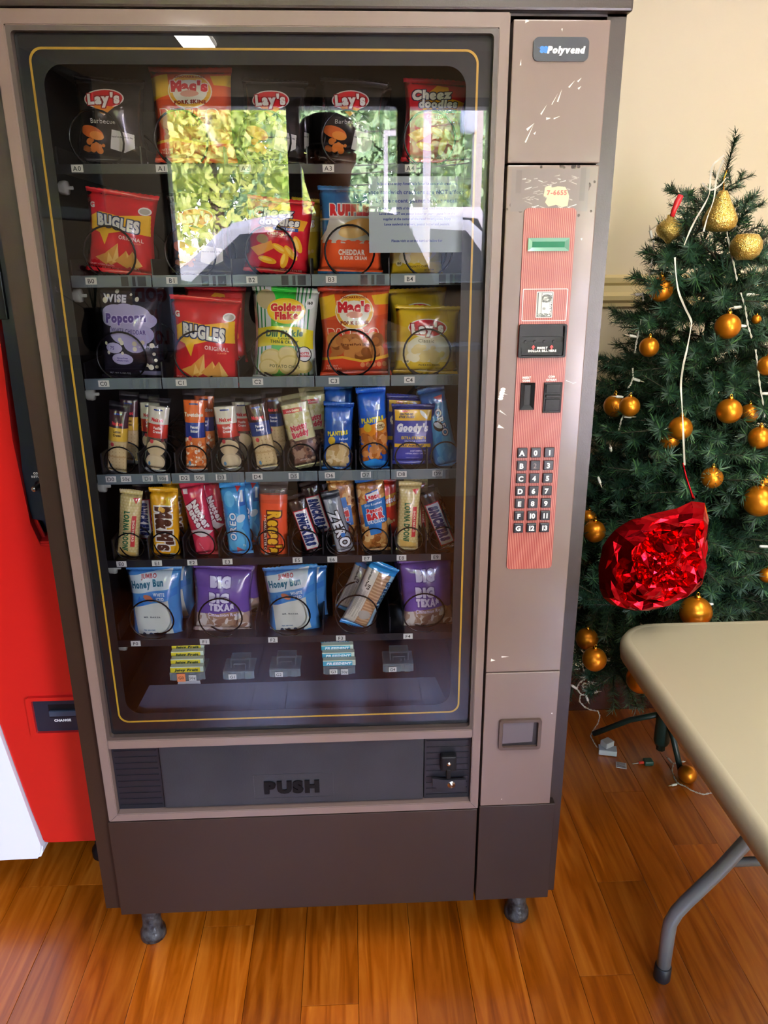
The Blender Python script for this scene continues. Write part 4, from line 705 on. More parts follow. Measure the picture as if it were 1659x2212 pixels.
snacks = [
 ('chip_bag', 'black barbecue chip bag at left end of the top shelf', CH, 'bbq', (236, 168), (246, 352), 148, Y1, .05),
 ('pork_skin_bag', 'orange pork skin bag with yellow round logo on the top shelf', CH, 'pork', (411, 145), (425, 352), 176, Y1, .055),
 ('chip_bag', 'black barbecue chip bag in the middle of the top shelf, right of the orange bag', CH, 'bbq', (594, 172), (592, 352), 140, Y1, .05),
 ('chip_bag', 'black barbecue chip bag on the top shelf, next to the red cheese puff bag', CH, 'bbq', (766, 172), (757, 352), 142, Y1, .05),
 ('cheese_puff_bag', 'red cheese puff bag at right end of the top shelf', CH, 'doodle', (945, 172), (935, 352), 140, Y1, .055),
 ('corn_snack_bag', 'red corn snack bag with yellow banner at left end of the second shelf', CH, 'corn', (265, 413), (262, 592), 150, Y1, .055),
 ('chip_bag', 'black barbecue chip bag on the second shelf, beside the red corn snack bag', CH, 'bbq', (430, 425), (438, 592), 138, Y1, .05),
 ('cheese_puff_bag', 'red cheese puff bag in the middle of the second shelf', CH, 'doodle', (607, 428), (598, 592), 142, Y1, .055),
 ('ridged_chip_bag', 'blue, white and orange cheddar and sour cream chip bag on the second shelf', CH, 'ruffle', (758, 402), (757, 592), 140, Y1, .055),
 ('chip_bag', 'yellow potato chip bag at right end of the second shelf', CH, 'classic', (895, 432), (898, 600), 118, Y1, .05),
 ('popcorn_bag', 'dark purple white cheddar popcorn bag at left end of the third shelf', CH, 'popcorn', (280, 612), (290, 822), 140, Y1, .055),
 ('corn_snack_bag', 'red corn snack bag with yellow banner on the third shelf, beside the popcorn', CH, 'corn', (445, 640), (447, 832), 148, Y1-.012, .055),
 ('dill_pickle_chip_bag', 'green and white striped dill pickle chip bag on the third shelf', CH, 'pickle', (618, 620), (616, 822), 140, Y1, .055),
 ('pork_skin_bag', 'orange barbecue pork skin bag on the third shelf, front and fully visible', CH, 'pork', (764, 618), (769, 812), 152, Y1, .06),
 ('chip_bag', 'yellow classic potato chip bag at right end of the third shelf, in front', CH, 'classic', (924, 660), (918, 808), 138, Y1, .045),
 ('cracker_pack', 'clear cracker pack with lemon yellow band at left end of the fourth shelf', NB, 'lemon', (258, 868), (252, 1024), 44, Y2, .022),
 ('cookie_pack', 'round vanilla creme cookie pack beside the lemon creme crackers', NB, 'vanilla', (345, 858), (335, 1020), 46, Y2, .022),
 ('cracker_pack', 'orange and blue peanut butter cracker pack on the fourth shelf', NB, 'toast', (418, 842), (425, 1020), 47, Y2, .022),
 ('cookie_pack', 'round vanilla creme cookie pack right of the orange cracker pack', NB, 'vanilla', (482, 858), (503, 1018), 48, Y2, .022),
 ('cracker_pack', 'brown and blue peanut butter cracker pack leaning on the fourth shelf', NB, 'pbutter', (548, 852), (580, 1016), 48, Y2, .022),
 ('wafer_bar_pack', 'pale yellow wafer bar pack with red script on the fourth shelf', NB, 'nutty', (630, 852), (668, 1010), 62, Y2, .02),
 ('peanut_bag', 'shorter blue bag of salted peanuts on the fourth shelf', NB, 'salted', (732, 868), (727, 1018), 64, Y2, .03),
 ('peanut_bag', 'tall blue bag of honey roasted peanuts on the fourth shelf', NB, 'honey', (800, 836), (812, 1020), 62, Y2, .03),
 ('headache_powder_packet', 'dark blue headache powder packet with yellow band on the fourth shelf', NB, 'powder', (893, 872), (890, 1002), 90, Y2-.004, .012),
 ('cookie_pack', 'bright blue sandwich cookie pack leaning at right end of the fourth shelf', NB, 'creme', (930, 835), (968, 1012), 56, Y2+.01, .035),
 ('shortbread_pack', 'tan shortbread pack with green lettering at left end of the fifth shelf', NB, 'lorna', (284, 1058), (275, 1212), 48, Y2, .025),
 ('peanut_candy_pack', 'yellow peanut candy pack with brown lettering on the fifth shelf', NB, 'mm', (353, 1053), (362, 1208), 62, Y2, .028),
 ('cookie_pack', 'crimson peanut butter cookie pack leaning on the fifth shelf', NB, 'nbutter', (412, 1040), (450, 1202), 52, Y2, .028),
 ('cookie_pack', 'light blue sandwich cookie pack on the fifth shelf, right of the crimson pack', NB, 'creme2', (500, 1042), (522, 1200), 54, Y2, .032),
 ('peanut_butter_cup_pack', 'orange peanut butter cup pack with yellow script on the fifth shelf', NB, 'reese', (590, 1036), (592, 1214), 62, Y2-.006, .02),
 ('chocolate_bar', 'brown chocolate bar leaning just right of the orange peanut butter cup pack', NB, 'snick', (636, 1068), (682, 1196), 40, Y2, .022),
 ('candy_bar', 'silver candy bar leaning in front of a peanut bar on the fifth shelf', NB, 'zero', (712, 1062), (748, 1194), 38, Y2-.01, .022),
 ('peanut_bar', 'blue and tan peanut bar with red lettering, fully visible on the fifth shelf', NB, 'pbar', (797, 1030), (814, 1194), 62, Y2, .02),
 ('shortbread_pack', 'tan shortbread pack with green lettering on the fifth shelf, right of the peanut bar', NB, 'lorna', (886, 1040), (879, 1192), 48, Y2, .025),
 ('chocolate_bar', 'brown chocolate bar leaning at right end of the fifth shelf', NB, 'snick', (917, 1052), (972, 1186), 40, Y2, .022),
 ('honey_bun_pack', 'blue iced bun pack at left end of the lowest tray', PY, 'hbun', (332, 1222), (345, 1386), 116, Y1, .04),
 ('cinnamon_roll_pack', 'purple cinnamon roll pack on the lowest tray, between the two blue bun packs', PY, 'texas', (482, 1222), (483, 1362), 130, Y1, .045),
 ('honey_bun_pack', 'blue iced bun pack in the middle of the lowest tray', PY, 'hbun', (626, 1222), (640, 1374), 114, Y1, .04),
 ('cookie_pack', 'tilted pack of stacked tan cookies with blue ends on the lowest tray', PY, 'grand', (832, 1218), (764, 1354), 66, Y1-.006, .03),
 ('cinnamon_roll_pack', 'purple cinnamon roll pack at right end of the lowest tray', PY, 'texas', (918, 1205), (926, 1358), 118, Y1, .045),
 # the ones showing behind
 ('chip_bag', 'gold chip bag showing behind the red cheese puff bag on the second shelf', CH, 'gold', (664, 428), (655, 590), 66, Y1+.065, .04),
 ('chip_bag', 'yellow classic potato chip bag half hidden behind another, third shelf', CH, 'classic', (900, 622), (905, 790), 124, Y1+.065, .045),
 ('chip_bag', 'black barbecue chip bag behind the one at the middle of the top shelf', CH, 'bbq', (640, 180), (640, 345), 80, Y1+.07, .04),
 ('chip_bag', 'black barbecue chip bag behind the one next to the red cheese puff bag', CH, 'bbq', (800, 185), (800, 345), 90, Y1+.07, .04),
 ('cheese_puff_bag', 'dark red cheese puff bag behind the corn snack bag of the third shelf', CH, 'doodle', (465, 618), (470, 780), 130, Y1+.06, .04),
 ('cookie_pack', 'vanilla creme cookie pack just behind the one beside the lemon crackers', NB, 'vanilla', (322, 852), (330, 1000), 44, Y2+.045, .02),
 ('cookie_pack', 'vanilla creme cookie pack behind the one right of the orange crackers', NB, 'vanilla', (520, 850), (528, 1000), 44, Y2+.045, .02),
 ('cracker_pack', 'lemon creme cracker pack behind the front one on the fourth shelf', NB, 'lemon', (278, 845), (280, 1000), 42, Y2+.05, .02),
 ('cracker_pack', 'orange cracker pack behind the front one on the fourth shelf', NB, 'toast', (440, 835), (445, 1000), 44, Y2+.05, .02),
 ('cracker_pack', 'brown and blue cracker pack behind the front one on the fourth shelf', NB, 'pbutter', (585, 840), (600, 990), 44, Y2+.05, .02),
 ('wafer_bar_pack', 'wafer bar pack behind the front one on the fourth shelf', NB, 'nutty', (672, 835), (690, 985), 54, Y2+.05, .02),
 ('peanut_bag', 'blue salted peanut bag behind the shorter front one on the fourth shelf', NB, 'salted', (730, 832), (732, 985), 62, Y2+.06, .025),
 ('headache_powder_packet', 'dark blue headache powder packet slightly behind and left of the front one', NB, 'powder', (880, 852), (872, 990), 88, Y2+.03, .01),
 ('cookie_pack', 'bright blue cookie pack behind the headache powder packets on the fourth shelf', NB, 'creme', (925, 828), (935, 985), 56, Y2+.06, .03),
 ('cookie_pack', 'crimson cookie pack behind the leaning one on the fifth shelf', NB, 'nbutter', (452, 1036), (468, 1180), 50, Y2+.045, .025),
 ('cookie_pack', 'light blue cookie pack behind the front one on the fifth shelf', NB, 'creme2', (535, 1036), (545, 1180), 50, Y2+.045, .03),
 ('candy_pack', 'yellow peanut candy pack behind the front one on the fifth shelf', NB, 'mm', (376, 1040), (384, 1170), 50, Y2+.05, .025),
 ('chocolate_bar', 'chocolate bar behind the shortbread pack at left end of the fifth shelf', NB, 'snick', (305, 1045), (318, 1175), 38, Y2+.045, .02),
 ('chocolate_bar', 'chocolate bar right behind the one beside the orange peanut butter cups', NB, 'snick', (664, 1040), (704, 1160), 40, Y2+.04, .02),
 ('chocolate_bar', 'chocolate bar farthest back of the three beside the orange peanut butter cups', NB, 'snick', (690, 1032), (712, 1140), 42, Y2+.08, .02),
 ('peanut_bar', 'upside down peanut bar standing behind the silver candy bar', NB, 'pbar', (748, 1182), (734, 1032), 58, Y2+.03, .018),
 ('candy_bar', 'red candy bar peeking out behind the fully visible peanut bar', NB, 'redbar', (832, 1035), (840, 1160), 46, Y2+.04, .02),
 ('shortbread_pack', 'shortbread pack behind the one right of the peanut bar', NB, 'lorna', (898, 1032), (904, 1170), 50, Y2+.045, .02),
 ('honey_bun_pack', 'blue iced bun pack behind the one at left end of the lowest tray', PY, 'hbun', (362, 1215), (378, 1345), 108, Y1+.06, .035),
 ('honey_bun_pack', 'blue iced bun pack behind the one in the middle of the lowest tray', PY, 'hbun', (655, 1222), (662, 1345), 100, Y1+.06, .035),
 ('cinnamon_roll_pack', 'purple cinnamon roll pack behind the one at right end of the lowest tray', PY, 'texas', (900, 1195), (925, 1325), 112, Y1+.06, .04),
 ('cinnamon_roll_pack', 'purple cinnamon roll pack behind the one between the bun packs', PY, 'texas', (500, 1210), (510, 1330), 120, Y1+.06, .04),
 ('cookie_pack', 'dark tilted cookie pack behind the tilted pack of stacked cookies', PY, 'grand', (800, 1215), (752, 1320), 62, Y1+.04, .03)]
for i, s in enumerate(snacks):
    nm, lab, grp, k, tp, bt, w, Y, t = s; narrow = grp == NB
    pack(nm, lab, grp, M_(k), tp, bt, w, Y, t, seed=i+1, seal=.05 if not narrow else .06, waist=.08 if not narrow else .04)
# gum packs in two racks
for nm, col, txt, tc, px, py, lb in (('yellow_gum_pack', 'D6C62E', 'Juicy Fruit', '2F4A2A', 406, 1440, 'yellow'), ('blue_gum_pack', '3FA6BE', 'FREEDENT', 'E6F4F6', 733, 1426, 'light blue')):
    c = Cv(256, 64, col); c.r(0, 0, 1, .12, 'E9F0D0'); c.t(txt, .5, .55, .38, tc, off=.08, shear=.2); c.r(.9, .1, 1, .9, 'C9D8C2'); m = imgmat('print_'+nm, c.a, .25, .5, .1)
    for k in range(4):
        q = P(px, py, Y=.11); z = q.z+k*.0085; y = .105+k*.017; bm = bmesh.new(); bx(bm, -.034, .034, -.0075, .0075, -.0065, .0065, .0015); uv = bm.loops.layers.uv.new()
        for f in bm.faces:
            for l in f.loops: l[uv].uv = ((l.vert.co.x+.034)/.068, (l.vert.co.z+.0065)/.013)
        o = obj('gum_pack', bm, m); o.location = (q.x-.002*k, y, z)
        tag(o, '%s gum pack, %s of four stepping back in the bottom gum rack' % (lb, ['front', 'second', 'third', 'rearmost'][k]), 'gum', 'gum packs in the bottom racks')
# notice sheet behind the glass
c = Cv(512, 400, 'C6D2D6', .7); ln = ["It is safe to enjoy America's favorite sandwich crackers.", 'Lance sandwich crackers are NOT affected', 'by the recent peanut butter recall.', 'Lance makes 100% of the peanut butter used in the crackers.', 'Lance does NOT use peanut butter or peanut paste from the', 'supplier at the center of the recall investigation. Enjoy', 'Lance sandwich crackers, peanut butter and peanuts.', 'Please visit us at the number below for']
for i, (s, y, h) in enumerate(zip(ln, (.09, .2, .31, .41, .48, .55, .62, .84), (.036, .052, .052, .032, .032, .032, .032, .034))): c.t(s, .5, y, h, '1C2F7A', off=.03, sx=.94 if h > .04 else .80)
c.r(.6, .235, .69, .24, '27408A'); a, b = P(796, 381, Y=.03), P(1003, 545, Y=.03)
bm = bmesh.new(); prism(bm, [(a.x, a.z), (b.x, a.z), (b.x, b.z), (a.x, b.z)], .030, .0304); uv = bm.loops.layers.uv.new()
for f in bm.faces:
    for l in f.loops: l[uv].uv = ((l.vert.co.x-a.x)/(b.x-a.x), (l.vert.co.z-b.z)/(a.z-b.z))
tag(obj('notice_sheet', bm, imgmat('print_notice', c.a, .6, 0, 0)), 'printed recall notice with blue lettering taped inside the upper right of the glass', 'notice')
# ------------------------------------------------------------------ red and white drink machine on the left
CY = .2                                       # its front plane
m_red = mat('red_plastic', 'B81C18', .22, coat=.6, bump=.06, bscale=14, bdist=.004); m_whitep = mat('white_plastic', 'DDE0E6', .3); m_dk = mat('panel_navy', '1C212C', .3); m_silver = mat('silver', 'A9A9A9', .25, 1)
CM = thing('drink_machine', 'red drink machine with white curved lower side, left of the snack machine', 'vending machine', (-.45, .55, 0))
def xz(px, py, Y=CY): q = P(px, py, Y=Y); return (q.x, q.z)
bm = bmesh.new(); bx(bm, -.98, -.035, CY+.06, .93, .15, 1.84, .01); obj('cabinet', bm, mat('machine_side', '30313A', .4), CM)
# white swooping base panel and the red front above it
edge = [(-60, 1380), (-2, 1560), (30, 1650), (65, 1745), (92, 1818), (97, 1832)]
E_ = [xz(x, y) for x, y in edge]
zb = xz(90, 1850)[1]; bm = bmesh.new()
prism(bm, [(-.98, 1.0), (-.6, .95)] + [(E_[0][0], E_[0][1])] + E_[1:] + [(E_[-1][0]-.012, zb), (-.62, zb-.004), (-.98, zb+.05)], CY-.012, CY+.07); bmesh.ops.bevel(bm, geom=list(bm.edges), offset=.006, segments=3, affect='EDGES'); obj('white_panel', bm, m_whitep, CM)
RB = xz(150, 1818)[1]; xr = -.03
def redz(x): return RB+.012*0
bm = bmesh.new(); z_t = xz(60, 1170)[1]; pts = [(xr, RB)] + [(xr, z_t), (-.60, z_t), (-.60, E_[0][1]+.1)] + [(p[0]+.003, p[1]) for p in E_[:-1]] + [(E_[-1][0]+.012, RB)]
prism(bm, pts, CY-.004, CY+.07)
bmesh.ops.bevel(bm, geom=[e for e in bm.edges], offset=.004, segments=2, affect='EDGES'); obj('red_front', bm, m_red, CM)
# upper red bezel with the recessed dark coin panel
a = [xz(*q) for q in ((0, 745), (30, 950), (62, 1130), (86, 1180), (110, 1190))]
bm = bmesh.new(); prism(bm, [(xr, z_t-.01), (-.60, z_t-.01), (-.60, 1.84), (a[0][0]-.008, 1.84), (a[0][0]+.004, a[0][1])] + [(a[1][0], a[1][1]), (a[2][0], a[2][1]), (a[3][0], a[3][1]-.002)] + [(xr, a[4][1])], CY-.006, CY+.03); bmesh.ops.bevel(bm, geom=list(bm.edges), offset=.006, segments=3, affect='EDGES'); obj('red_bezel', bm, m_red, CM)
b = [xz(*q, Y=CY+.03) for q in ((5, 560), (50, 950), (60, 1060), (78, 1115), (98, 1130))]
bm = bmesh.new(); prism(bm, [(xr, b[4][1]), (b[3][0], b[3][1]), (b[2][0], b[2][1]), (b[1][0], b[1][1]), (b[0][0]-.01, b[0][1]), (b[0][0]-.015, 1.8), (xr, 1.8)], CY+.012, CY+.045); cp = obj('coin_panel', bm, m_dk, CM)
q = xz(72, 1050, CY); bm = bmesh.new(); lathe(bm, [(.009, .012), (.010, .006), (.006, .004), (.006, -.022), (.0045, -.025), (.0005, -.0255)], (q[0]+.01, CY, q[1]), 16, axis='y'); obj('return_button', bm, m_silver, cp)
q = xz(77, 1026, CY+.012); bm = bmesh.new(); text_mesh(bm, 'COIN', (q[0]+.004, q[1]+.0035), .0042, CY+.0116, off=.05); text_mesh(bm, 'RETURN', (q[0]+.004, q[1]-.0035), .0042, CY+.0116, off=.05); obj('lettering', bm, m_white, cp)
q0, q1 = xz(22, 690, CY+.012), xz(26, 340, CY+.012); bm = bmesh.new(); bx(bm, q0[0]-.05, q0[0]-.001, CY+.004, CY+.014, q0[1], q1[1], .002); obj('selection_strip', bm, mat('smoked', '20262B', .2), cp)
# change cup
c0, c1 = xz(72, 1508), xz(160, 1574); bm = bmesh.new(); ring(bm, rrect(c0[0]-.013, xr+.001, c1[1]-.012, c0[1]+.008, .008), rrect(c0[0], xr, c1[1], c0[1], .003), CY-.014, CY+.004); obj('cup_surround', bm, m_red, CM)
bm = bmesh.new(); bx(bm, c0[0], xr, CY-.006, CY+.004, c1[1], c0[1]); cu = obj('change_cup', bm, m_dk, CM)
k0, k1 = xz(108, 1522), xz(160, 1540); bm = bmesh.new(); bx(bm, k0[0]-.002, xr, CY-.0066, CY-.0058, k1[1]-.006, k0[1]+.004); obj('cup_opening', bm, m_black, cu); bm = bmesh.new(); bx(bm, k0[0], xr, CY-.014, CY-.0062, k1[1], k1[1]+.014, .002); obj('cup_flap', bm, mat('flap_blue', '39424F', .25), cu)
q = xz(138, 1552); bm = bmesh.new(); text_mesh(bm, 'CHANGE', (q[0], q[1]), .0058, CY-.0066, off=.06); obj('lettering', bm, m_white, cu)
for fx in (-.85, -.12):
    for fy in (.35, .85): bm = bmesh.new(); lathe(bm, [(.03, 0), (.03, .02), (.02, .03), (.02, .155)], (fx, fy, 0), 14); obj('foot', bm, m_black, CM)
# ------------------------------------------------------------------ folding table
m_tab = mat('table_plastic', '9F967C', .42, bump=.12, bscale=500, bdist=.0004); m_edge = mat('table_edge', 'ADA58E', .4, bump=.3, bscale=350, bdist=.0006); m_steel = mat('grey_tube', '7E8485', .35, .25); m_cap = mat('foot_cap', '17181A', .5)
T0x, T0y, TZ = 1.098, .150, .745; TB = thing('folding_table', 'cream plastic folding table with grey tube legs in front of the tree', 'table', (1.48, -.5, 0))
def rr3(x0, x1, y0, y1, r, z, n=8): return [(x, y, z) for x, y in rrect(x0, x1, y0, y1, r, n)]
bm = bmesh.new(); prof = [(.012, -.045, .085), (.002, -.043, .094), (0, -.03, .096), (.0, -.014, .096), (.006, -.004, .09), (.014, 0, .082), (.02, -.0022, .076)]; rs = []
for ins, dz, r in prof: rs.append([bm.verts.new(p) for p in rr3(T0x+ins, T0x+.76-ins, T0y-1.83+ins, T0y-ins, r, TZ+dz)])
for k, (A, B) in enumerate(zip(rs, rs[1:])):
    for i in range(len(A)):
        j = (i+1) % len(A); f = bm.faces.new((A[i], A[j], B[j], B[i])); f.smooth = True
bm.faces.new(rs[-1]); bm.faces.new(rs[0][::-1]); obj('tabletop', bm, [m_tab, m_edge], TB)
ly = -.085
for yy in (ly, T0y-1.83+.24):
    for s, fx in ((1, 1.205), (-1, 1.48*2-1.205)):
        pts = [(fx, yy, .03), (fx, yy, .12), (fx+s*.001, yy, .155), (fx+s*.012, yy, .185), (fx+s*.03, yy, .212), (fx+s*.055, yy, .245), (fx+s*.09, yy+.001, .29), (fx+s*.2, yy+.003, .46), (fx+s*.245, yy+.004, .53), (fx+s*.25, yy+.004, .70)]
        bm = bmesh.new(); tube(bm, pts, .0145, 14); lg = obj('leg', bm, m_steel, TB)
        bm = bmesh.new(); lathe(bm, [(.016, 0), (.018, .004), (.0175, .036), (.0155, .038)], (fx, yy, 0), 16); obj('foot_cap', bm, m_cap, lg)
    bm = bmesh.new(); tube(bm, [(1.205+.1, yy, .31), (1.48*2-1.305, yy, .31)], .0095, 10); obj('crossbar', bm, m_steel, TB)
# ------------------------------------------------------------------ the tree
TC = Vector((1.50, .67, 0)); TIP = P(1566, 330, Y=.54)
m_ndl = mat('needles', '234A33', .55, var=.5, vscale=40, color2='122B1D'); m_ndl2 = mat('needles_light', '3F6436', .5); m_stem = mat('branch_wire', '3B3526', .7); m_stand = mat('stand_green', '16302A', .4); m_trunk = mat('trunk_wrap', '2C3A28', .7)
TR = thing('christmas_tree', 'green artificial Christmas tree with gold ornaments, standing behind the folding table', 'tree', TC)
def axis(z): t = z/TIP.z; return Vector((TC.x+(TIP.x-TC.x)*t**1.5, TC.y+(TIP.y-TC.y)*t**1.5, z))
def rad(z): return .05+.40*max(0, (1.70-z)/1.2)**.8 if z > .45 else .40
def needles(bm, p, d, n, ln, rr):
    """n needles along the twig from p in direction d"""
    d = Vector(d); L_ = d.length; d.normalize(); u = d.orthogonal().normalized(); v = d.cross(u)
    for i in range(n):
        s = rr.random()*L_; a = rr.uniform(0, 2*PI); q = p+d*s; o = u*math.cos(a)+v*math.sin(a); dr = (o+d*rr.uniform(.25, .95)).normalized()*ln*rr.uniform(.7, 1.15)
        dr += Vector((rr.uniform(-.2, .2), rr.uniform(-.2, .2), rr.uniform(-.2, .2)))*ln*.5
        w = dr.cross(d+Vector((.01, .02, .03))).normalized()*.0011; mi = 1 if rr.random() < .16 else 0
        a_, b_, c_ = bm.verts.new(q-w), bm.verts.new(q+w), bm.verts.new(q+dr+w*.4); e_ = bm.verts.new(q+dr-w*.4); f = bm.faces.new((a_, b_, c_, e_)); f.material_index = mi
def branch_mesh(L_, seed, twigs=5, dens=1350):
    rr = random.Random(seed); bm = bmesh.new(); n = 6; pts = [Vector((L_*i/n, .012*math.sin(i+seed), .03*L_*math.sin(i/n*PI)+.06*L_*(i/n)**2)) for i in range(n+1)]
    tube(bm, pts, [.0032-.0016*i/n for i in range(n+1)], 5, mi=2)
    for a, b in zip(pts, pts[1:]): needles(bm, a, b-a, int(dens*(b-a).length*(1 if a.x > L_*.2 else .35)), .024, rr)
    for k in range(twigs):
        f = .3+.6*k/twigs; s = 1 if k % 2 else -1; i = int(f*n); p = pts[i].lerp(pts[i+1], f*n-i); l = L_*(.50-.3*f)+.02; d = Vector((.75, s*.75, rr.uniform(-.3, .35))).normalized()*l
        tube(bm, [p, p+d], [.002, .001], 4, mi=2); needles(bm, p, d, int(dens*l), .023, rr)
    needles(bm, pts[-1]-Vector((.02, 0, 0)), Vector((.03, 0, .004)), 50, .02, rr)
    me = bpy.data.meshes.new('branch'); bm.to_mesh(me); bm.free()
    for m in (m_ndl, m_ndl2, m_stem): me.materials.append(m)
    return me
LEN = [.12, .19, .27, .36, .44]; BM_ = [[branch_mesh(l, 10*i+j, 3+i) for j in range(2)] for i, l in enumerate(LEN)]
rr = random.Random(11); nb = 0
def add_branch(root, az, el, L_, roll=None):
    i = min(range(5), key=lambda k: abs(LEN[k]-L_)); o = bpy.data.objects.new('branch', BM_[i][rr.randrange(2)]); COL.objects.link(o); o.parent = TR
    s = L_/LEN[i]; dv = Vector((math.cos(az)*math.cos(el), math.sin(az)*math.cos(el), math.sin(el))); q = dv.to_track_quat('X', 'Z')
    o.matrix_parent_inverse = TR.matrix_basis.inverted(); o.matrix_basis = Matrix.Translation(root) @ q.to_matrix().to_4x4() @ Matrix.Rotation(rr.uniform(-.6, .6) if roll is None else roll, 4, 'X') @ Matrix.Scale(s, 4)
z = .42
while z < 1.50:
    R_ = rad(z); nbr = int(7+12*R_/.45)
    for k in range(nbr):
        az = 2*PI*(k+rr.uniform(-.35, .35))/nbr+z*9; 
        if math.sin(az) > .75 and rr.random() < .6: continue
        el = rr.uniform(-.12, .30); L_ = min(R_*rr.uniform(.78, 1.12), .46); pr = axis(z-.02+rr.uniform(-.02, .02)); tip = pr+Vector((math.cos(az), math.sin(az), 0))*L_
        if tip.y > YB-.14: L_ = max(.06, (YB-.16-pr.y)/max(.2, math.sin(az)))
        if tip.x < 1.015 and tip.y > -.02: L_ = max(.1, (pr.x-1.02)/max(.2, -math.cos(az))*.95)
        if z < .80 and tip.y < T0y+.03 and tip.x > 1.08: L_ = max(.12, (pr.y-T0y-.05)/max(.3, -math.sin(az)))
        add_branch(pr, az, el, L_); nb += 1
    z += .045+.02*(z > 1.2)
for (px, py), (qx, qy) in (((1560, 480), (1455, 420)), ((1585, 480), (1645, 445)), ((1575, 560), (1658, 570)), ((1550, 590), (1400, 560)), ((1530, 640), (1375, 615)), ((1535, 560), (1470, 480))):
    a, b = P(px, py, Y=.51), P(qx, qy, Y=.45); d = b-a; add_branch(a, math.atan2(d.y, d.x), math.asin(d.z/d.length), d.length, 0)
ax0 = axis(1.40); d = TIP-ax0+Vector((.005, 0, .03)); ld = branch_mesh(.36, 77, 0, 1900); o = bpy.data.objects.new('branch', ld); COL.objects.link(o); o.parent = TR
o.matrix_parent_inverse = TR.matrix_basis.inverted(); o.matrix_basis = Matrix.Translation(ax0) @ d.to_track_quat('X', 'Z').to_matrix().to_4x4() @ Matrix.Scale(d.length/.36, 4)
for k in range(9):
    q = ax0+d*(.08+.07*k); az = k*2.4; add_branch(q, az, .75, .15-.010*k)
pts = [axis(z) for z in [.03+.14*i for i in range(11)]]; bm = bmesh.new(); tube(bm, pts, [.014-.0008*i for i in range(11)], 8); obj('trunk', bm, m_trunk, TR)
for k in range(3):
    a = math.radians((145, 25, 285)[k]); fl = (1, 1, .5)[k]; bm = bmesh.new(); e = TC+Vector((math.cos(a)*.21*fl, math.sin(a)*.21*fl, .008)); 
    tube(bm, [TC+Vector((0, 0, .16)), TC+Vector((math.cos(a)*.1*fl, math.sin(a)*.1*fl, .10)), e], .009, 8); obj('stand_leg', bm, m_stand, TR)
bm = bmesh.new(); lathe(bm, [(.02, .05), (.024, .06), (.024, .17), (.02, .18)], TC, 14); obj('stand_collar', bm, m_stand, TR)
# ------------------------------------------------------------------ ornaments
def onsurf(px, py, k=.93):
    best = None
    for i in range(200):
        y = -.0+i*.005; q = P(px, py, Y=y); 
        if q.z > 1.75: continue
        c = axis(max(q.z, .05)); dd = math.hypot(q.x-c.x, q.y-c.y)
        if dd < rad(q.z)*k: best = q; break
    return best or P(px, py, Y=.52)
m_gold = mat('matte_gold_ball', 'C87A14', .34, .75, bump=.04, bscale=60); m_goldcap = mat('gold_cap', 'E0A83A', .2, 1)
m_glit = mat('gold_glitter', 'C9A040', .3, .9, bump=.8, bscale=420, bdist=.0015, tex='VORONOI', var=.5, vscale=330, color2='F3DC8A')
balls = [(1427, 625, 26, 0, 'upper left of the tree, level with the wall rail'), (1572, 705, 27, 0, 'right of the white ribbon, below the wall rail'), (1402, 750, 21, 0, 'on the left branches, above the pair near the machine'), (1328, 877, 24, .05, 'left one of the pair nearest the machine side'), (1360, 878, 22, -.01, 'right one of the pair nearest the machine side'),
 (1575, 888, 27, 0, 'large one right of the ribbon at mid height'), (1470, 925, 25, 0, 'just left of the hanging ribbon at mid height'), (1447, 948, 22, .05, 'half hidden below the one left of the ribbon'), (1538, 1032, 23, 0, 'straight above the top of the red foil rose'), (1284, 1148, 24, 0, 'at the left edge of the tree, left of the red foil rose'), (1272, 1118, 17, .05, 'half hidden behind the one left of the foil rose'),
 (1503, 1322, 34, -.01, 'large one under the red foil rose, above the table'), (1384, 1467, 31, 0, 'on the lowest branches beside the table corner'), (1284, 1424, 26, 0, 'low above the tangled light string'), (1268, 1380, 24, .06, 'behind the low one above the tangled light string'), (1641, 946, 24, 0, 'at the right picture edge, right of mid height'),
 (1640, 1082, 34, 0, 'largest one at the right picture edge'), (1652, 1040, 20, .04, 'just above the largest one at the right edge'), (1657, 790, 21, 0, 'at the right picture edge beside the upper light string'), (1657, 1243, 16, 0, 'small one at the right edge above the table'), (1618, 893, 20, .07, 'half hidden right of the large one at mid height'), (1634, 690, 10, .05, 'tiny glimpse among the right upper branches')]
def ball(px, py, r, dy, lab, q=None, up=True):
    f_ = q is not None; q = q or onsurf(px, py); q = P(px, py, Y=q.y+(0 if f_ else dy-.035)); R_ = r/FPX*(q-CAM).dot(FW); bm = bmesh.new(); bmesh.ops.create_uvsphere(bm, u_segments=28, v_segments=18, radius=R_); 
    for f in bm.faces: f.smooth = True
    o = obj('bauble', bm, m_gold); o.location = q; tag(o, ('matte gold bauble, '+lab)[:110], 'ornament', 'matte gold baubles')
    s = 1 if up else -1; bm = bmesh.new(); lathe(bm, [(R_*.22, R_*.94*s), (R_*.2, R_*1.16*s), (R_*.05, R_*1.18*s)], (0, 0, 0), 12); tube(bm, [Vector((R_*.1*math.cos(t), 0, s*(R_*1.24+R_*.12*math.sin(t)))) for t in [k*PI/4 for k in range(8)]], R_*.025, 5, closed=True); obj('cap', bm, m_goldcap, o, local=True)
    return o
for b_ in balls: ball(*b_)
fb = P(1485, 1672, Z=.026); ball(1485, 1672, 20, 0, 'lying on the floor within the loose light string', q=fb, up=False)
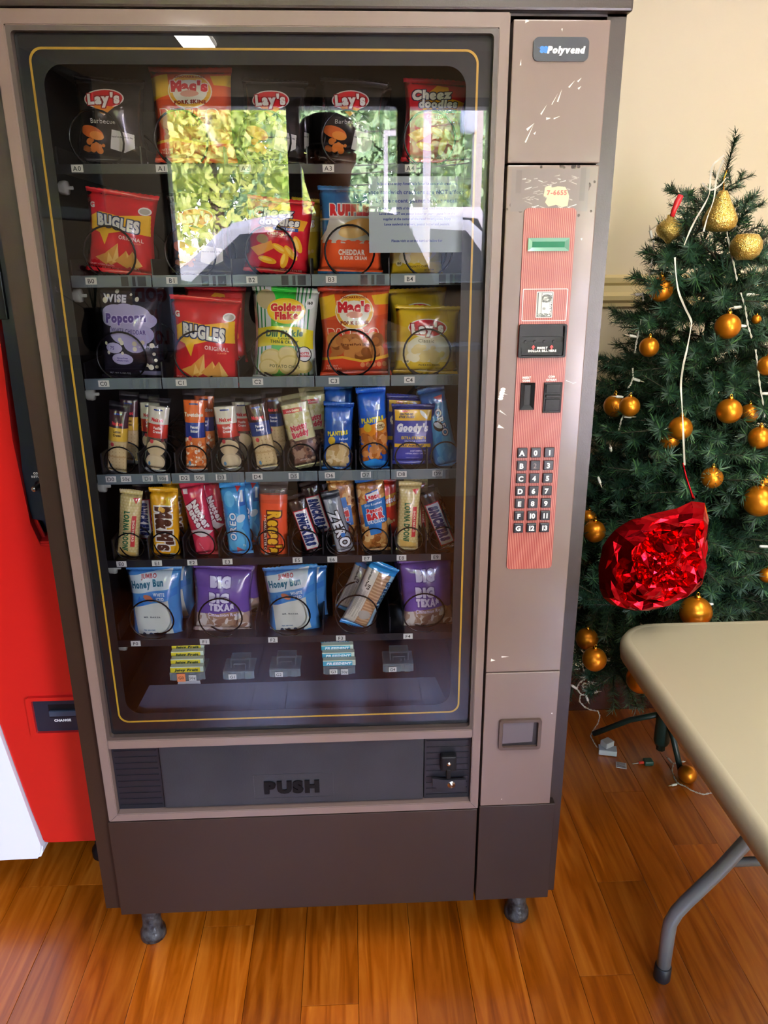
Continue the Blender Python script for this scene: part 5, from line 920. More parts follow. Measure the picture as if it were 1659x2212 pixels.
def glitter(name, px, py, prof, lab, dy=0, stem=None, top=0):
    q = onsurf(px, py); q.y += dy; q = P(px, py, Y=q.y); s = (q-CAM).dot(FW)/FPX; bm = bmesh.new(); lathe(bm, [(r*s, z*s) for r, z in prof], (0, 0, 0), 28)
    o = obj(name, bm, m_glit); o.location = q; tag(o, lab, 'ornament')
    bm = bmesh.new(); tube(bm, [Vector(p)*s for p in stem], .0012, 6); obj('stem' if name == 'glitter_apple' else 'hanger', bm, m_stem if name == 'glitter_apple' else m_goldcap, o, local=True); return o
glitter('glitter_pear', 1558, 452, [(1, 38), (8, 37), (13, 28), (18, 16), (26, 2), (34, -14), (36, -24), (33, -36), (22, -44), (8, -46), (1, -44)], 'pear shaped gold glitter ornament near the tree top', -.05, [(0, 0, 38), (-3, 0, 60), (2, 0, 78)])
glitter('glitter_bulb', 1446, 495, [(1, 30), (7, 29), (8, 22), (18, 16), (27, 6), (28, -3), (22, -14), (10, -22), (4, -29), (1, -30)], 'onion shaped gold glitter ornament under the red clip', -.06, [(0, 0, 28), (0, 0, 40)])
glitter('glitter_apple', 1612, 532, [(1, 20), (10, 26), (22, 24), (32, 10), (33, -4), (28, -18), (16, -28), (8, -27), (1, -25)], 'apple shaped gold glitter ornament at the upper right', -.05, [(0, 0, 20), (4, 0, 30), (12, 0, 34)])
q = P(1458, 446, Y=.40); bm = bmesh.new(); tube(bm, [q+Vector((.010, 0, .022)), q+Vector((.004, 0, .008)), q+Vector((-.001, 0, -.006)), q+Vector((-.004, 0, -.02))], [.006, .007, .0055, .005], 10)
tag(obj('bulb_clip', bm, mat('clip_red', 'C8232A', .35)), 'small red plastic clip hanging above the onion shaped ornament', 'clip')
# crumpled red foil rose
m_foil = mat('red_foil', 'C4101E', .13, 1.0, bump=.2, bscale=40, bdist=.004)
BC = P(1418, 1200, Y=.10); S_ = (BC-CAM).dot(FW)/FPX; rr = random.Random(5)
outline = [(1300, 1170), (1318, 1140), (1352, 1118), (1400, 1104), (1450, 1092), (1478, 1078), (1496, 1070), (1510, 1084), (1519, 1105), (1525, 1150), (1528, 1185), (1528, 1262), (1500, 1292), (1460, 1318), (1420, 1329), (1372, 1332), (1340, 1322), (1312, 1300), (1296, 1268), (1294, 1220)]
def rose():
    bm = bmesh.new(); n = 34; ol = []
    for k in range(n):
        a = 2*PI*k/n; d = Vector((math.cos(a), math.sin(a))); best = 0
        for i in range(len(outline)):
            p, q_ = outline[i], outline[(i+1) % len(outline)]; p = Vector((p[0]-1418, 1200-p[1])); q_ = Vector((q_[0]-1418, 1200-q_[1])); e = q_-p; den = d.x*e.y-d.y*e.x
            if abs(den) < 1e-6: continue
            t = (p.x*e.y-p.y*e.x)/den; u = (p.x*d.y-p.y*d.x)/den
            if t > 0 and -.001 <= u <= 1.001: best = max(best, t)
        ol.append((a, best))
    rows = [];  NR = 15
    for j in range(NR+1):
        f = j/NR; row = []
        for k, (a, R_) in enumerate(ol):
            g = f; r = R_*g; sp = math.sin(f*17+a*2.0+math.sin(a*3+f*6)*.9); inner = f < .80
            y = -.050*(1-f**2)**.5 if f < 1 else 0
            if inner: y += .013*sp*min(1, f*4)+.013*noise.noise(Vector((math.cos(a)*r*.04, math.sin(a)*r*.04, 7)))*2.2; r *= 1+.05*rr.uniform(-1, 1)
            else: y += .004*rr.uniform(-1, 1)+.012*math.sin(a*5)*(1-f)*3
            x = math.cos(a+.05*rr.uniform(-1, 1)*inner)*r; z = math.sin(a)*r; row.append(bm.verts.new(BC+Vector((x*S_, y, z*S_))))
        rows.append(row)
    for j in range(1, NR+1):
        for k in range(n):
            k2 = (k+1) % n; A, B, C_, D = rows[j-1][k], rows[j-1][k2], rows[j][k2], rows[j][k]
            try:
                if rr.random() < .5: bm.faces.new((A, B, C_)); bm.faces.new((A, C_, D))
                else: bm.faces.new((A, B, D)); bm.faces.new((B, C_, D))
            except ValueError: pass
    c = bm.verts.new(BC+Vector((0, .06, 0)))        # gathered back
    for k in range(n): bm.faces.new((rows[-1][(k+1) % n], rows[-1][k], c))
    bmesh.ops.remove_doubles(bm, verts=bm.verts, dist=.0002); return bm
ro = obj('foil_rose', rose(), m_foil); tag(ro, 'large crumpled red metallic foil rose hanging on a white ribbon in front of the tree', 'bow')
bm = bmesh.new(); a = P(1475, 1000, Y=.11); tube(bm, [a, P(1482, 1030, Y=.11), P(1492, 1060, Y=.11), P(1498, 1078, Y=.105)], [.0015, .002, .0018, .004], 6); obj('foil_stem', bm, m_foil, ro)
# ribbons and light strings
m_rib = mat('white_ribbon', 'CFCBBE', .35); m_wire = mat('white_wire', 'C9C6BA', .5); m_bulb = mat('bulb_holder', 'DAD8CF', .4); m_tip = mat('bulb_glass', 'B8A894', .1, spec=.8)
def ribbon(name, pts, label, Y, w=.0035, seed=0):
    V0 = [P(x, y, Y=Y) for x, y in pts]; V = []; bm = bmesh.new(); L0 = []
    for i in range(len(V0)-1):
        a, b, c_, e = V0[max(i-1, 0)], V0[i], V0[i+1], V0[min(i+2, len(V0)-1)]
        for k in range(5): t = k/5; V.append(.5*((2*b)+(c_-a)*t+(2*a-5*b+4*c_-e)*t*t+(3*b-a-3*c_+e)*t**3))
    V.append(V0[-1])
    for i, v in enumerate(V):
        t = (V[min(i+1, len(V)-1)]-V[max(i-1, 0)]).normalized(); s = t.cross(Vector((math.sin(i*.3+seed)*.8, -1, 0))).normalized()*w/2; L0.append((bm.verts.new(v-s), bm.verts.new(v+s)))
    for a, b in zip(L0, L0[1:]): bm.faces.new((a[0], a[1], b[1], b[0]))
    r = bmesh.ops.extrude_face_region(bm, geom=list(bm.faces)); bmesh.ops.translate(bm, vec=(0, .0004, 0), verts=[q for q in r['geom'] if isinstance(q, bmesh.types.BMVert)])
    return tag(obj(name, bm, m_rib), label, 'ribbon')
ribbon('hanging_ribbon', [(1458, 556), (1460, 590), (1466, 630), (1480, 665), (1492, 690), (1493, 705), (1485, 750), (1476, 790), (1471, 830), (1473, 870), (1475, 910), (1477, 960), (1479, 1005)], 'long white curling ribbon holding up the red foil rose', .105)
ribbon('curling_ribbon', [(1565, 335), (1552, 345), (1538, 362), (1534, 400), (1532, 420), (1520, 445), (1505, 470), (1490, 500), (1478, 530)], 'white ribbon bow tail running down left from the tree top', .38, seed=2)
ribbon('curling_ribbon', [(1563, 345), (1548, 385), (1542, 430), (1528, 470), (1520, 500)], 'shorter white ribbon tail beside the tree top stem', .375, seed=4)
ribbon('curling_ribbon', [(1568, 385), (1556, 400), (1535, 410), (1517, 395)], 'short white ribbon loop behind the pear ornament', .39, seed=1)
def bulb(par, p, d):
    d = Vector(d).normalized(); bm = bmesh.new(); tube(bm, [p, p+d*.004, p+d*.016, p+d*.018], [.0025, .0034, .0036, .003], 8); o = obj('bulb_holder', bm, m_bulb, par)
    bm = bmesh.new(); tube(bm, [p+d*.017, p+d*.024, p+d*.030], [.0018, .0016, .0003], 6); obj('bulb', bm, m_tip, o); return o
def string(name, runs, bulbs, label, base):
    t = thing(name, label, 'string lights', base)
    for pts in runs:
        bm = bmesh.new(); V = []
        for a, b in zip(pts, pts[1:]):
            for k in range(6): V.append(a.lerp(b, k/6))
        V.append(pts[-1])
        for ph in (0, PI): tube(bm, [v+Vector((.0014*math.cos(i*1.1+ph), .0014*math.sin(i*1.1+ph)*.6, .0014*math.sin(i*1.1+ph))) for i, v in enumerate(V)], .0011, 5)
        tag(obj('wire', bm, m_wire, t), None)
    for p, d in bulbs: bulb(t, p, d)
    return t
def tp(l, k=1.0, dy=-.012): return [P(x, y, Y=onsurf(x, y, k).y+dy) for x, y in l]
def tb(l): return [(tp([(x, y)])[0], d) for x, y, d in l]
l1 = tp([(1412, 520), (1411, 550), (1406, 575), (1402, 592), (1405, 610)]); l2 = tp([(1388, 632), (1390, 650)]); l3 = tp([(1385, 690), (1380, 715), (1374, 745), (1372, 762)]); l4 = tp([(1367, 795), (1368, 815), (1363, 830), (1357, 838)]); l5 = tp([(1346, 866), (1350, 890), (1342, 908), (1337, 930)])
string('string_lights', [l1, l2, l3, l4, l5], tb([(1408, 515, (-.3, 0, 1)), (1403, 592, (1, 0, .3)), (1388, 636, (-1, 0, 0)), (1375, 728, (-1, 0, .2)), (1367, 818, (1, 0, -.3)), (1346, 858, (-1, 0, .1)), (1347, 900, (1, -.2, 0)), (1320, 975, (-.3, -.5, .6)), (1292, 1030, (.2, -.6, -.8)), (1425, 930, (.5, -.5, .4))]), 'white bulb string running down the left side of the tree', TC)
r1 = tp([(1570, 500), (1577, 540), (1585, 570), (1592, 605)]); r2 = tp([(1600, 632), (1610, 665), (1615, 700), (1624, 730)]); r3 = tp([(1632, 755), (1637, 790), (1641, 830), (1649, 875), (1652, 900)])
string('string_lights', [r1, r2, r3], tb([(1590, 560, (1, 0, .3)), (1612, 637, (1, 0, 0)), (1602, 663, (-1, 0, -.1)), (1612, 705, (-1, 0, .1)), (1640, 800, (1, 0, 0)), (1646, 850, (1, -.2, 0)), (1655, 945, (-1, -.2, -.1)), (1580, 480, (.2, 0, 1)), (1640, 1180, (1, -.3, 0)), (1540, 1305, (-1, -.3, .2))]), 'white bulb string running down the right side of the tree', TC)
# tangle hanging at the lower left and its tail to the controller on the floor
def pz(l, Y): return [P(x, y, Y=Y) for x, y in l]
yb = .45
g1 = pz([(1272, 1410), (1260, 1425), (1259, 1440), (1264, 1458), (1267, 1464)], yb); g2 = pz([(1267, 1464), (1280, 1462), (1293, 1453), (1290, 1440), (1296, 1455)], yb); g3 = pz([(1267, 1464), (1252, 1475), (1246, 1487), (1255, 1500), (1265, 1501), (1275, 1495), (1273, 1478), (1262, 1476), (1257, 1482)], yb)
g4 = pz([(1268, 1487), (1264, 1492), (1259, 1489), (1260, 1483), (1267, 1482), (1270, 1488), (1266, 1494)], yb); g5 = pz([(1273, 1472), (1285, 1475), (1300, 1475)], yb); g6 = pz([(1322, 1436), (1316, 1446), (1308, 1452), (1313, 1460), (1312, 1470)], yb)
a_ = [P(1254, 1502, Y=yb), P(1252, 1515, Y=yb+.02), P(1263, 1527, Y=yb+.03)]; tail = [P(x, y, Z=z_) for x, y, z_ in ((1275, 1533, .08), (1292, 1536, .04), (1296, 1547, .015), (1292, 1562, .004), (1280, 1580, .003), (1276, 1590, .003), (1284, 1605, .003), (1290, 1614, .005))]
sl = string('string_lights', [g1, g2, g3, g4, g5, g6, a_+tail], [(P(1267, 1464, Y=yb), (-1, 0, .3)), (P(1270, 1470, Y=yb), (.8, 0, -.6)), (P(1297, 1456, Y=yb), (.8, 0, -.5)), (P(1246, 1488, Y=yb), (-.8, 0, .6)), (P(1276, 1496, Y=yb), (1, 0, .1)), (P(1266, 1502, Y=yb), (.4, 0, -1))], 'tangled white bulb string low at the left of the tree', (1.3, .45, 0))
q = P(1312, 1622, Z=.008); bm = bmesh.new(); bx(bm, q.x-.028, q.x+.028, q.y-.018, q.y+.016, .002, .02, .003); bm.transform(Matrix.Translation(q) @ Matrix.Rotation(-.25, 4, 'Z') @ Matrix.Translation(-q)); co = obj('light_controller', bm, mat('clear_box', 'B4B8B8', .15, coat=1, bump=.3, bscale=90)); tag(co, 'small clear plastic light controller box on the floor behind the machine', 'controller')
bm = bmesh.new(); bx(bm, q.x-.012, q.x+.022, q.y-.006, q.y+.022, .0205, .040, .003); bm.transform(Matrix.Translation(q) @ Matrix.Rotation(.5, 4, 'Z') @ Matrix.Translation(-q)); obj('plug', bm, mat('plug_grey', 'A9ADAA', .4), co)
q = P(1342, 1652, Z=.004); bm = bmesh.new(); bx(bm, q.x-.016, q.x+.016, q.y-.014, q.y+.014, .001, .003, .0006); bm.transform(Matrix.Translation(q) @ Matrix.Rotation(-.3, 4, 'Z') @ Matrix.Translation(-q))
fl_ = obj('paper_flag', bm, mat('flag_paper', 'C4C4BE', .5)); tag(fl_, 'small white printed tag on the floor beside the light controller', 'tag')
for k in range(5): bm = bmesh.new(); bx(bm, q.x-.013, q.x+.012, q.y-.011+k*.005, q.y-.0098+k*.005, .0031, .0034); bm.transform(Matrix.Translation(q) @ Matrix.Rotation(-.3, 4, 'Z') @ Matrix.Translation(-q)); obj('printed_line', bm, m_tagtxt, fl_)
q = P(1400, 1646, Z=.008); bm = bmesh.new(); bx(bm, q.x-.014, q.x+.014, q.y-.012, q.y+.012, .001, .016, .004); gp = obj('green_plug', bm, mat('plug_green', '1F4A38', .35)); tag(gp, 'dark green plug with a red sleeve lying on the floor', 'plug')
w = P(1366, 1650, Z=.005); bm = bmesh.new(); tube(bm, [w, Vector((q.x-.026, q.y, .006))], .0013, 6); obj('lead', bm, m_wire, gp); bm = bmesh.new(); tube(bm, [Vector((q.x-.03, q.y-.001, .007)), Vector((q.x-.013, q.y, .008))], .0045, 8); obj('red_sleeve', bm, mat('sleeve_red', 'D83A2A', .4), gp)
f1 = [P(x, y, Z=.004) for x, y in ((1455, 1648), (1452, 1665), (1456, 1680), (1464, 1692), (1480, 1698), (1492, 1706), (1506, 1712), (1520, 1716), (1540, 1712), (1556, 1712), (1575, 1722))]; f2 = [P(x, y, Z=.004) for x, y in ((1509, 1667), (1520, 1676), (1532, 1684), (1542, 1690), (1552, 1706), (1562, 1722), (1578, 1732))]; f3 = [P(x, y, Z=.012) for x, y in ((1456, 1650), (1466, 1645), (1480, 1645))]
string('string_lights', [f1, f2, f3], [(P(1452, 1648, Z=.006), (-.4, .8, .3)), (P(1462, 1694, Z=.006), (-.9, -.2, 0)), (P(1532, 1686, Z=.006), (-.7, -.6, .1))], 'loose loop of white bulb string on the floor around a gold bauble', fb)
# ------------------------------------------------------------------ the room behind the camera, seen in the glass
# television on a ceiling pole
far = MR(215, 320, Y=-1.45); d_ = Vector((-.2, .98, 0)); near = far+d_*.92; n_ = Vector((.98, .2, 0)); zt, zb_ = MR(215, 168, Y=-1.45).z, MR(189, 482, Y=-1.5).z
TV = thing('television', 'black flat television hanging at the left, mirrored in the upper left of the glass', 'television', ((far+near)/2).to_3d())
def slab(nm, a, b, z0, z1, off0, off1, m, par, bev=.003):
    L_ = (b-a).length; bm = bmesh.new(); bx(bm, 0, L_, off0, off1, z0, z1, bev); dx = (b-a).normalized(); dx.z = 0; M = Matrix((dx, Vector((dx.y, -dx.x, 0)), Vector((0, 0, 1)))).transposed().to_4x4(); M.translation = Vector((a.x, a.y, 0)); bm.transform(M); return obj(nm, bm, m, par)
slab('casing', far, near, zb_, zt, -.05, 0, m_black, TV, .006); slab('screen', far+d_*.02, near-d_*.02, zb_+.035, zt-.02, -.001, .002, mat('screen_glass', '0C1218', .06, spec=.9), TV, 0)
mid = (far+near)/2; bm = bmesh.new(); tube(bm, [(mid.x-.08, mid.y, zt-.15), (mid.x-.08, mid.y, ZC)], .018, 12); obj('ceiling_pole', bm, m_black, TV)
bm = bmesh.new(); bx(bm, mid.x-.09, mid.x-.035, mid.y-.06, mid.y+.06, zt-.28, zt-.1, .004); obj('bracket', bm, m_black, TV)
# sideboard with flowers and lettered block
cq = MR(372, 762, Y=-2.0); cz = cq.z
CB = thing('sideboard', 'dark wooden sideboard by the left wall, mirrored at the left of the glass', 'sideboard', (-.9, -2.3, 0)); m_dw = mat('dark_walnut', '2A1A16', .3, var=.3, vscale=9, stretch=(1, 6, 1))
bm = bmesh.new(); bx(bm, XL+.03, cq.x, -2.75, -1.95, cz-.035, cz, .004); obj('worktop', bm, m_dw, CB)
bm = bmesh.new(); bx(bm, XL+.05, cq.x-.03, -2.72, -1.98, .06, cz-.035); obj('carcass', bm, m_dw, CB)
for k in range(3):
    w = (cq.x-XL-.14)/3; x = XL+.08+k*w; bm = bmesh.new(); bx(bm, x, x+w-.01, -1.98, -1.962, .1, cz-.06, .003); o = obj('door', bm, m_dw, CB); bm = bmesh.new(); lathe(bm, [(.004, -.002), (.006, .012), (.012, .018), (.010, .026), (.001, .028)], (x+w-.04, -1.964, cz-.3), 12, axis='y'); obj('knob', bm, m_silver, o)
a, b = MR(296, 745, Y=-2.05), MR(362, 600, Y=-2.05); bm = bmesh.new(); w = b.x-a.x; bh = b.z-cz
bx(bm, a.x, b.x, -2.14, -2.05, cz, b.z, .004); bk = obj('lettered_block', bm, mat('block_blue', '9DB1D6', .45)); tag(bk, 'pale blue block reading GOD IS LOVE in dark red, on the dark sideboard', 'block')
bm = bmesh.new()
for k, s in enumerate(('GOD', 'IS', 'LOVE')): text_mesh(bm, s, ((a.x+b.x)/2, cz+bh*(.78-.29*k)), bh*.17, -2.0492, off=.06, stretch=.75 if s != 'LOVE' else .6, mirror=-1)
obj('lettering', bm, mat('block_red', '8A2030', .5), bk)
vq = MR(215, 765, Y=-2.15); vx = vq.x; VS = thing('flower_vase', 'dark vase of red and white flowers, left of the pale blue lettered block', 'vase', (vx, -2.15, cz)); bm = bmesh.new(); lathe(bm, [(.04, 0), (.06, .03), (.065, .09), (.04, .16), (.045, .18)], (vx, -2.15, cz), 20); obj('vase', bm, m_black, VS)
rr = random.Random(9); m_fr = mat('petal_red', '9A2238', .5); m_fw = mat('petal_white', 'E2D2CC', .5); m_lf = mat('leaf_dark', '1E3A22', .5)
for k in range(15):
    a = rr.uniform(0, 2*PI); r = rr.uniform(.02, .15); c_ = Vector((vx+r*math.cos(a), -2.15+r*math.sin(a), cz+.36-r*.9+rr.uniform(-.05, .05))); bm = bmesh.new()
    for j in range(9):
        t = 2*PI*j/9; tt = (j % 3)*.35+.2; e1 = Vector((math.cos(t)*math.cos(tt), math.sin(t)*math.cos(tt), math.sin(tt)))*.034; s1 = Vector((-math.sin(t), math.cos(t), 0))*.014; v = [bm.verts.new(c_+q) for q in (Vector((0, 0, 0)), e1*.6+s1, e1, e1*.6-s1)]; bm.faces.new(v)
    fl2 = obj('flower', bm, m_fr if k % 3 else m_fw, VS, recalc=False); bm = bmesh.new(); tube(bm, [(vx, -2.15, cz+.15), c_], .002, 5); obj('flower_stem', bm, m_lf, fl2)
# white tapered board standing under the windows
e0 = MR(1046, 742, Y=-2.95); bz = e0.z; IB = thing('ironing_board', 'white tapered board on crossed legs below the windows, mirrored right of the shelves', 'board', (e0.x-.6, -2.95, 0))
o2 = [(-1.25, -.17), (-.35, -.17), (-.12, -.12), (-.03, -.06), (0, 0), (-.03, .06), (-.12, .12), (-.35, .17), (-1.25, .17)]; bm = bmesh.new(); A = [bm.verts.new((e0.x+x, -2.95+y, bz)) for x, y in o2]; B = [bm.verts.new((e0.x+x, -2.95+y, bz-.03)) for x, y in o2]; bm.faces.new(A); bm.faces.new(B[::-1]); [bm.faces.new((A[i], B[i], B[(i+1) % 9], A[(i+1) % 9])) for i in range(9)]; obj('board_cover', bm, mat('board_white', 'C9D6E6', .5), IB)
for s in (-1, 1): bm = bmesh.new(); tube(bm, [(e0.x-.62-s*.42, -2.95+s*.04, bz-.03), (e0.x-.62+s*.42, -2.95+s*.04, .012)], .011, 8); tube(bm, [(e0.x-.62+s*.42, -3.12+s*.04, .012), (e0.x-.62+s*.42, -2.78+s*.04, .012)], .011, 8); obj('leg', bm, m_steel, IB)
# ------------------------------------------------------------------ the person taking the picture
def skin(name, joints, edges, m, par=None, lvl=2, root=0, smooth=True):
    me = bpy.data.meshes.new(name); me.from_pydata([j[0] for j in joints], edges, []); o = bpy.data.objects.new(name, me); COL.objects.link(o); md = o.modifiers.new('s', 'SKIN'); 
    for i, j in enumerate(joints): r = j[1]; me.skin_vertices[0].data[i].radius = r if isinstance(r, tuple) else (r, r)
    for d in me.skin_vertices[0].data: d.use_root = False
    me.skin_vertices[0].data[root].use_root = True; md.use_smooth_shade = True; s = o.modifiers.new('u', 'SUBSURF'); s.levels = lvl; s.render_levels = lvl
    bpy.context.view_layer.update(); nm = bpy.data.meshes.new_from_object(o.evaluated_get(bpy.context.evaluated_depsgraph_get())); bpy.data.objects.remove(o); nm.materials.clear(); nm.materials.append(m)
    for p in nm.polygons: p.use_smooth = True
    o = bpy.data.objects.new(name, nm); COL.objects.link(o)
    if par is not None: o.parent = par
    return o
hx = MR(706, 340, Y=-1.47); HZ = hx.z; px0 = .53
m_skin = mat('skin', 'B98468', .5); m_shirt = mat('dark_jacket', '17181C', .7, bump=.4, bscale=30, bdist=.006); m_jean = mat('dark_trousers', '16161B', .8); m_capm = mat('black_cap', '121214', .6); m_shoe = mat('black_boot', '0D0D0E', .4)
pel = (px0, -1.70, 1.02); spn = (px0, -1.69, 1.25); cst = (px0, -1.66, 1.47); nk0 = (px0-.01, -1.62, 1.63); nk1 = (hx.x, -1.575, HZ-.125); hd0 = (hx.x, -1.535, HZ-.065); hd1 = (hx.x, -1.54, HZ+.055)
ph = CAM-FW*.0065; hl = ph+RT*-.050+UP*-.085-FW*.012; hr = ph+RT*.050+UP*-.085-FW*.012
sl_, sr_ = (px0-.20, -1.64, 1.555), (px0+.20, -1.64, 1.555); el_, er_ = (px0-.30, -1.54, 1.27), (px0+.32, -1.54, 1.27); kl, kr = (px0-.12, -1.66, .51), (px0+.12, -1.60, .51); al, ar = (px0-.13, -1.72, .09), (px0+.17, -1.60, .09); tl, tr_ = (px0-.14, -1.55, .03), (px0+.19, -1.43, .03)
wl, wr_ = tuple(hl-RT*.025-UP*.07-FW*.03), tuple(hr+RT*.025-UP*.07-FW*.03)
J = [(pel, (.12, .10)), (spn, (.11, .09)), (cst, (.15, .11)), (nk0, .075), (nk1, .066), (hd0, (.092, .108)), (hd1, (.100, .118)), (sl_, .068), (el_, .047), (wl, .028), (tuple(hl), (.036, .018)), (sr_, .068), (er_, .047), (wr_, .028), (tuple(hr), (.036, .018)), ((px0-.10, -1.69, .90), .09), (kl, .062), (al, .043), (tl, .038), ((px0+.10, -1.69, .90), .09), (kr, .062), (ar, .043), (tr_, .038)]
ED = [(0, 1), (1, 2), (2, 3), (3, 4), (4, 5), (5, 6), (2, 7), (7, 8), (8, 9), (9, 10), (2, 11), (11, 12), (12, 13), (13, 14), (0, 15), (15, 16), (16, 17), (17, 18), (0, 19), (19, 20), (20, 21), (21, 22)]
PN = skin('person', J, ED, m_skin); tag(PN, 'person in a black cap and dark clothes holding up a phone, mirrored in the glass', 'person')
def grow(idx, ed, k, add=.012):
    mp = {i: n for n, i in enumerate(idx)}; return [(J[i][0], tuple(r*k+add for r in (J[i][1] if isinstance(J[i][1], tuple) else (J[i][1],)*2))) for i in idx], [(mp[a], mp[b]) for a, b in ed]
j, e = grow([0, 1, 2, 3, 7, 8, 9, 11, 12, 13], [(0, 1), (1, 2), (2, 3), (2, 7), (7, 8), (8, 9), (2, 11), (11, 12), (12, 13)], 1.12, .016); j[0] = (pel, .165); j[1] = (spn, .160); j[2] = (cst, .185); j.append(((px0, -1.70, .90), .16)); e.append((0, len(j)-1)); skin('jacket', j, e, m_shirt, PN, root=2)
tj = [((px0, -1.70, 1.10), .13), ((px0, -1.70, .98), .15), ((px0-.10, -1.69, .88), .115), (kl, .085), (al, .070), ((px0+.10, -1.69, .88), .115), (kr, .085), (ar, .070)]
skin('trousers', tj, [(0, 1), (1, 2), (2, 3), (3, 4), (1, 5), (5, 6), (6, 7)], m_jean, PN, root=1)
for a_, t_ in ((al, tl), (ar, tr_)):
    skin('shoe', [((a_[0], a_[1], .15), .062), ((a_[0], a_[1]-.03, .062), .062), (((a_[0]+t_[0])/2, (a_[1]+t_[1])/2+.01, .056), .056), ((t_[0], t_[1]+.03, .05), .05)], [(0, 1), (1, 2), (2, 3)], m_shoe, PN, root=1)
# face, ears, cap, fingers
fy = -1.53+.088
bm = bmesh.new(); tube(bm, [(hx.x, fy-.004, HZ+.012), (hx.x, fy+.008, HZ-.01), (hx.x, fy+.017, HZ-.024), (hx.x, fy+.002, HZ-.032)], [.006, .009, .013, .006], 8); obj('nose', bm, m_skin, PN, local=True)
for s in (-1, 1):
    bm = bmesh.new(); bmesh.ops.create_uvsphere(bm, u_segments=12, v_segments=8, radius=.012); bm.transform(Matrix.Translation((hx.x+s*.03, fy-.008, HZ+.01))); o = obj('eye', bm, m_white, PN, local=True, smooth=True)
    bm = bmesh.new(); bmesh.ops.create_uvsphere(bm, u_segments=10, v_segments=6, radius=.006); bm.transform(Matrix.Translation((hx.x+s*.03, fy+.0015, HZ+.01))); obj('iris', bm, m_black, o, local=True, smooth=True)
    bm = bmesh.new(); tube(bm, [(hx.x+s*.082, -1.53, HZ+.025), (hx.x+s*.092, -1.535, HZ+.015), (hx.x+s*.090, -1.532, HZ-.01), (hx.x+s*.080, -1.525, HZ-.03)], [.006, .01, .009, .005], 8); obj('ear', bm, m_skin, PN, local=True)
bm = bmesh.new(); tube(bm, [(hx.x-.024, fy-.010, HZ-.052), (hx.x, fy-.003, HZ-.054), (hx.x+.024, fy-.010, HZ-.052)], [.002, .005, .002], 6); obj('mouth', bm, mat('lips', '8A4A44', .5), PN, local=True)
bm = bmesh.new(); lathe(bm, [(.099, .03), (.104, .06), (.1, .095), (.08, .125), (.045, .14), (.006, .145)], (hx.x, -1.535, HZ), 24); cp_ = obj('cap', bm, m_capm, PN, local=True)
bm = bmesh.new(); R0 = [((hx.x+.085*math.sin(t), -1.535+.088*math.cos(t), HZ+.040), (hx.x+.085*math.sin(t), -1.535+.088*math.cos(t)+.075*math.cos(t)**.7, HZ+.024)) for t in [(-1.1+2.2*i/12) for i in range(13)]]; V = [(bm.verts.new(a), bm.verts.new(b)) for a, b in R0]
for a, b in zip(V, V[1:]): bm.faces.new((a[0], a[1], b[1], b[0]))
r = bmesh.ops.extrude_face_region(bm, geom=list(bm.faces)); bmesh.ops.translate(bm, vec=(0, 0, .004), verts=[q for q in r['geom'] if isinstance(q, bmesh.types.BMVert)]); obj('brim', bm, m_capm, cp_, local=True)
for s, h0 in ((-1, hl), (1, hr)):
    for k in range(4):
        bz_ = UP*(.030-.021*k); r0 = h0-RT*s*-.012*0+bz_+RT*s*.008; pts = [r0, r0+RT*s*.004+FW*.014, r0+FW*.026-RT*s*.004, r0+FW*.030-RT*s*(.016-.002*abs(k-1))]; skin('finger', [(tuple(p), .0082-.0006*i) for i, p in enumerate(pts)], [(0, 1), (1, 2), (2, 3)], m_skin, PN, 1)
    t0 = h0+UP*-.012; skin('thumb', [(tuple(t0), .0105), (tuple(t0-FW*.012-RT*s*.012+UP*.02), .0095), (tuple(t0-FW*.010-RT*s*.026+UP*.034), .0085)], [(0, 1), (1, 2)], m_skin, PN, 1)
# one continuous skin: nose, ears, fingers and thumbs are fused into the body
jb = bmesh.new(); jb.from_mesh(PN.data)
for ch in list(PN.children):
    if ch.name.split('.')[0] in ('finger', 'thumb', 'nose', 'ear'):
        jb.from_mesh(ch.data); bpy.data.objects.remove(ch)
jb.to_mesh(PN.data); jb.free(); rm = PN.modifiers.new('fuse', 'REMESH'); rm.mode = 'VOXEL'; rm.voxel_size = .0048; rm.use_smooth_shade = True
bpy.context.view_layer.update(); nm = bpy.data.meshes.new_from_object(PN.evaluated_get(bpy.context.evaluated_depsgraph_get())); PN.modifiers.clear(); PN.data = nm
if not nm.materials: nm.materials.append(m_skin)
bm = bmesh.new(); bx(bm, -.037, .037, -.079, .079, -.004, .004, .003); bm.transform(Matrix.Translation(ph-UP*.062) @ M3.to_4x4()); phn = obj('phone', bm, m_black); tag(phn, 'black phone held upright in both hands by the person in the cap', 'phone')
bm = bmesh.new(); bx(bm, -.034, .034, -.074, .074, -.0045, -.004) if False else bx(bm, -.034, .034, -.074, .074, .0, .0001); bm.transform(Matrix.Translation(ph-UP*.062-FW*.0042) @ M3.to_4x4()); obj('screen', bm, mat('phone_screen', '2A2E34', .1), phn)
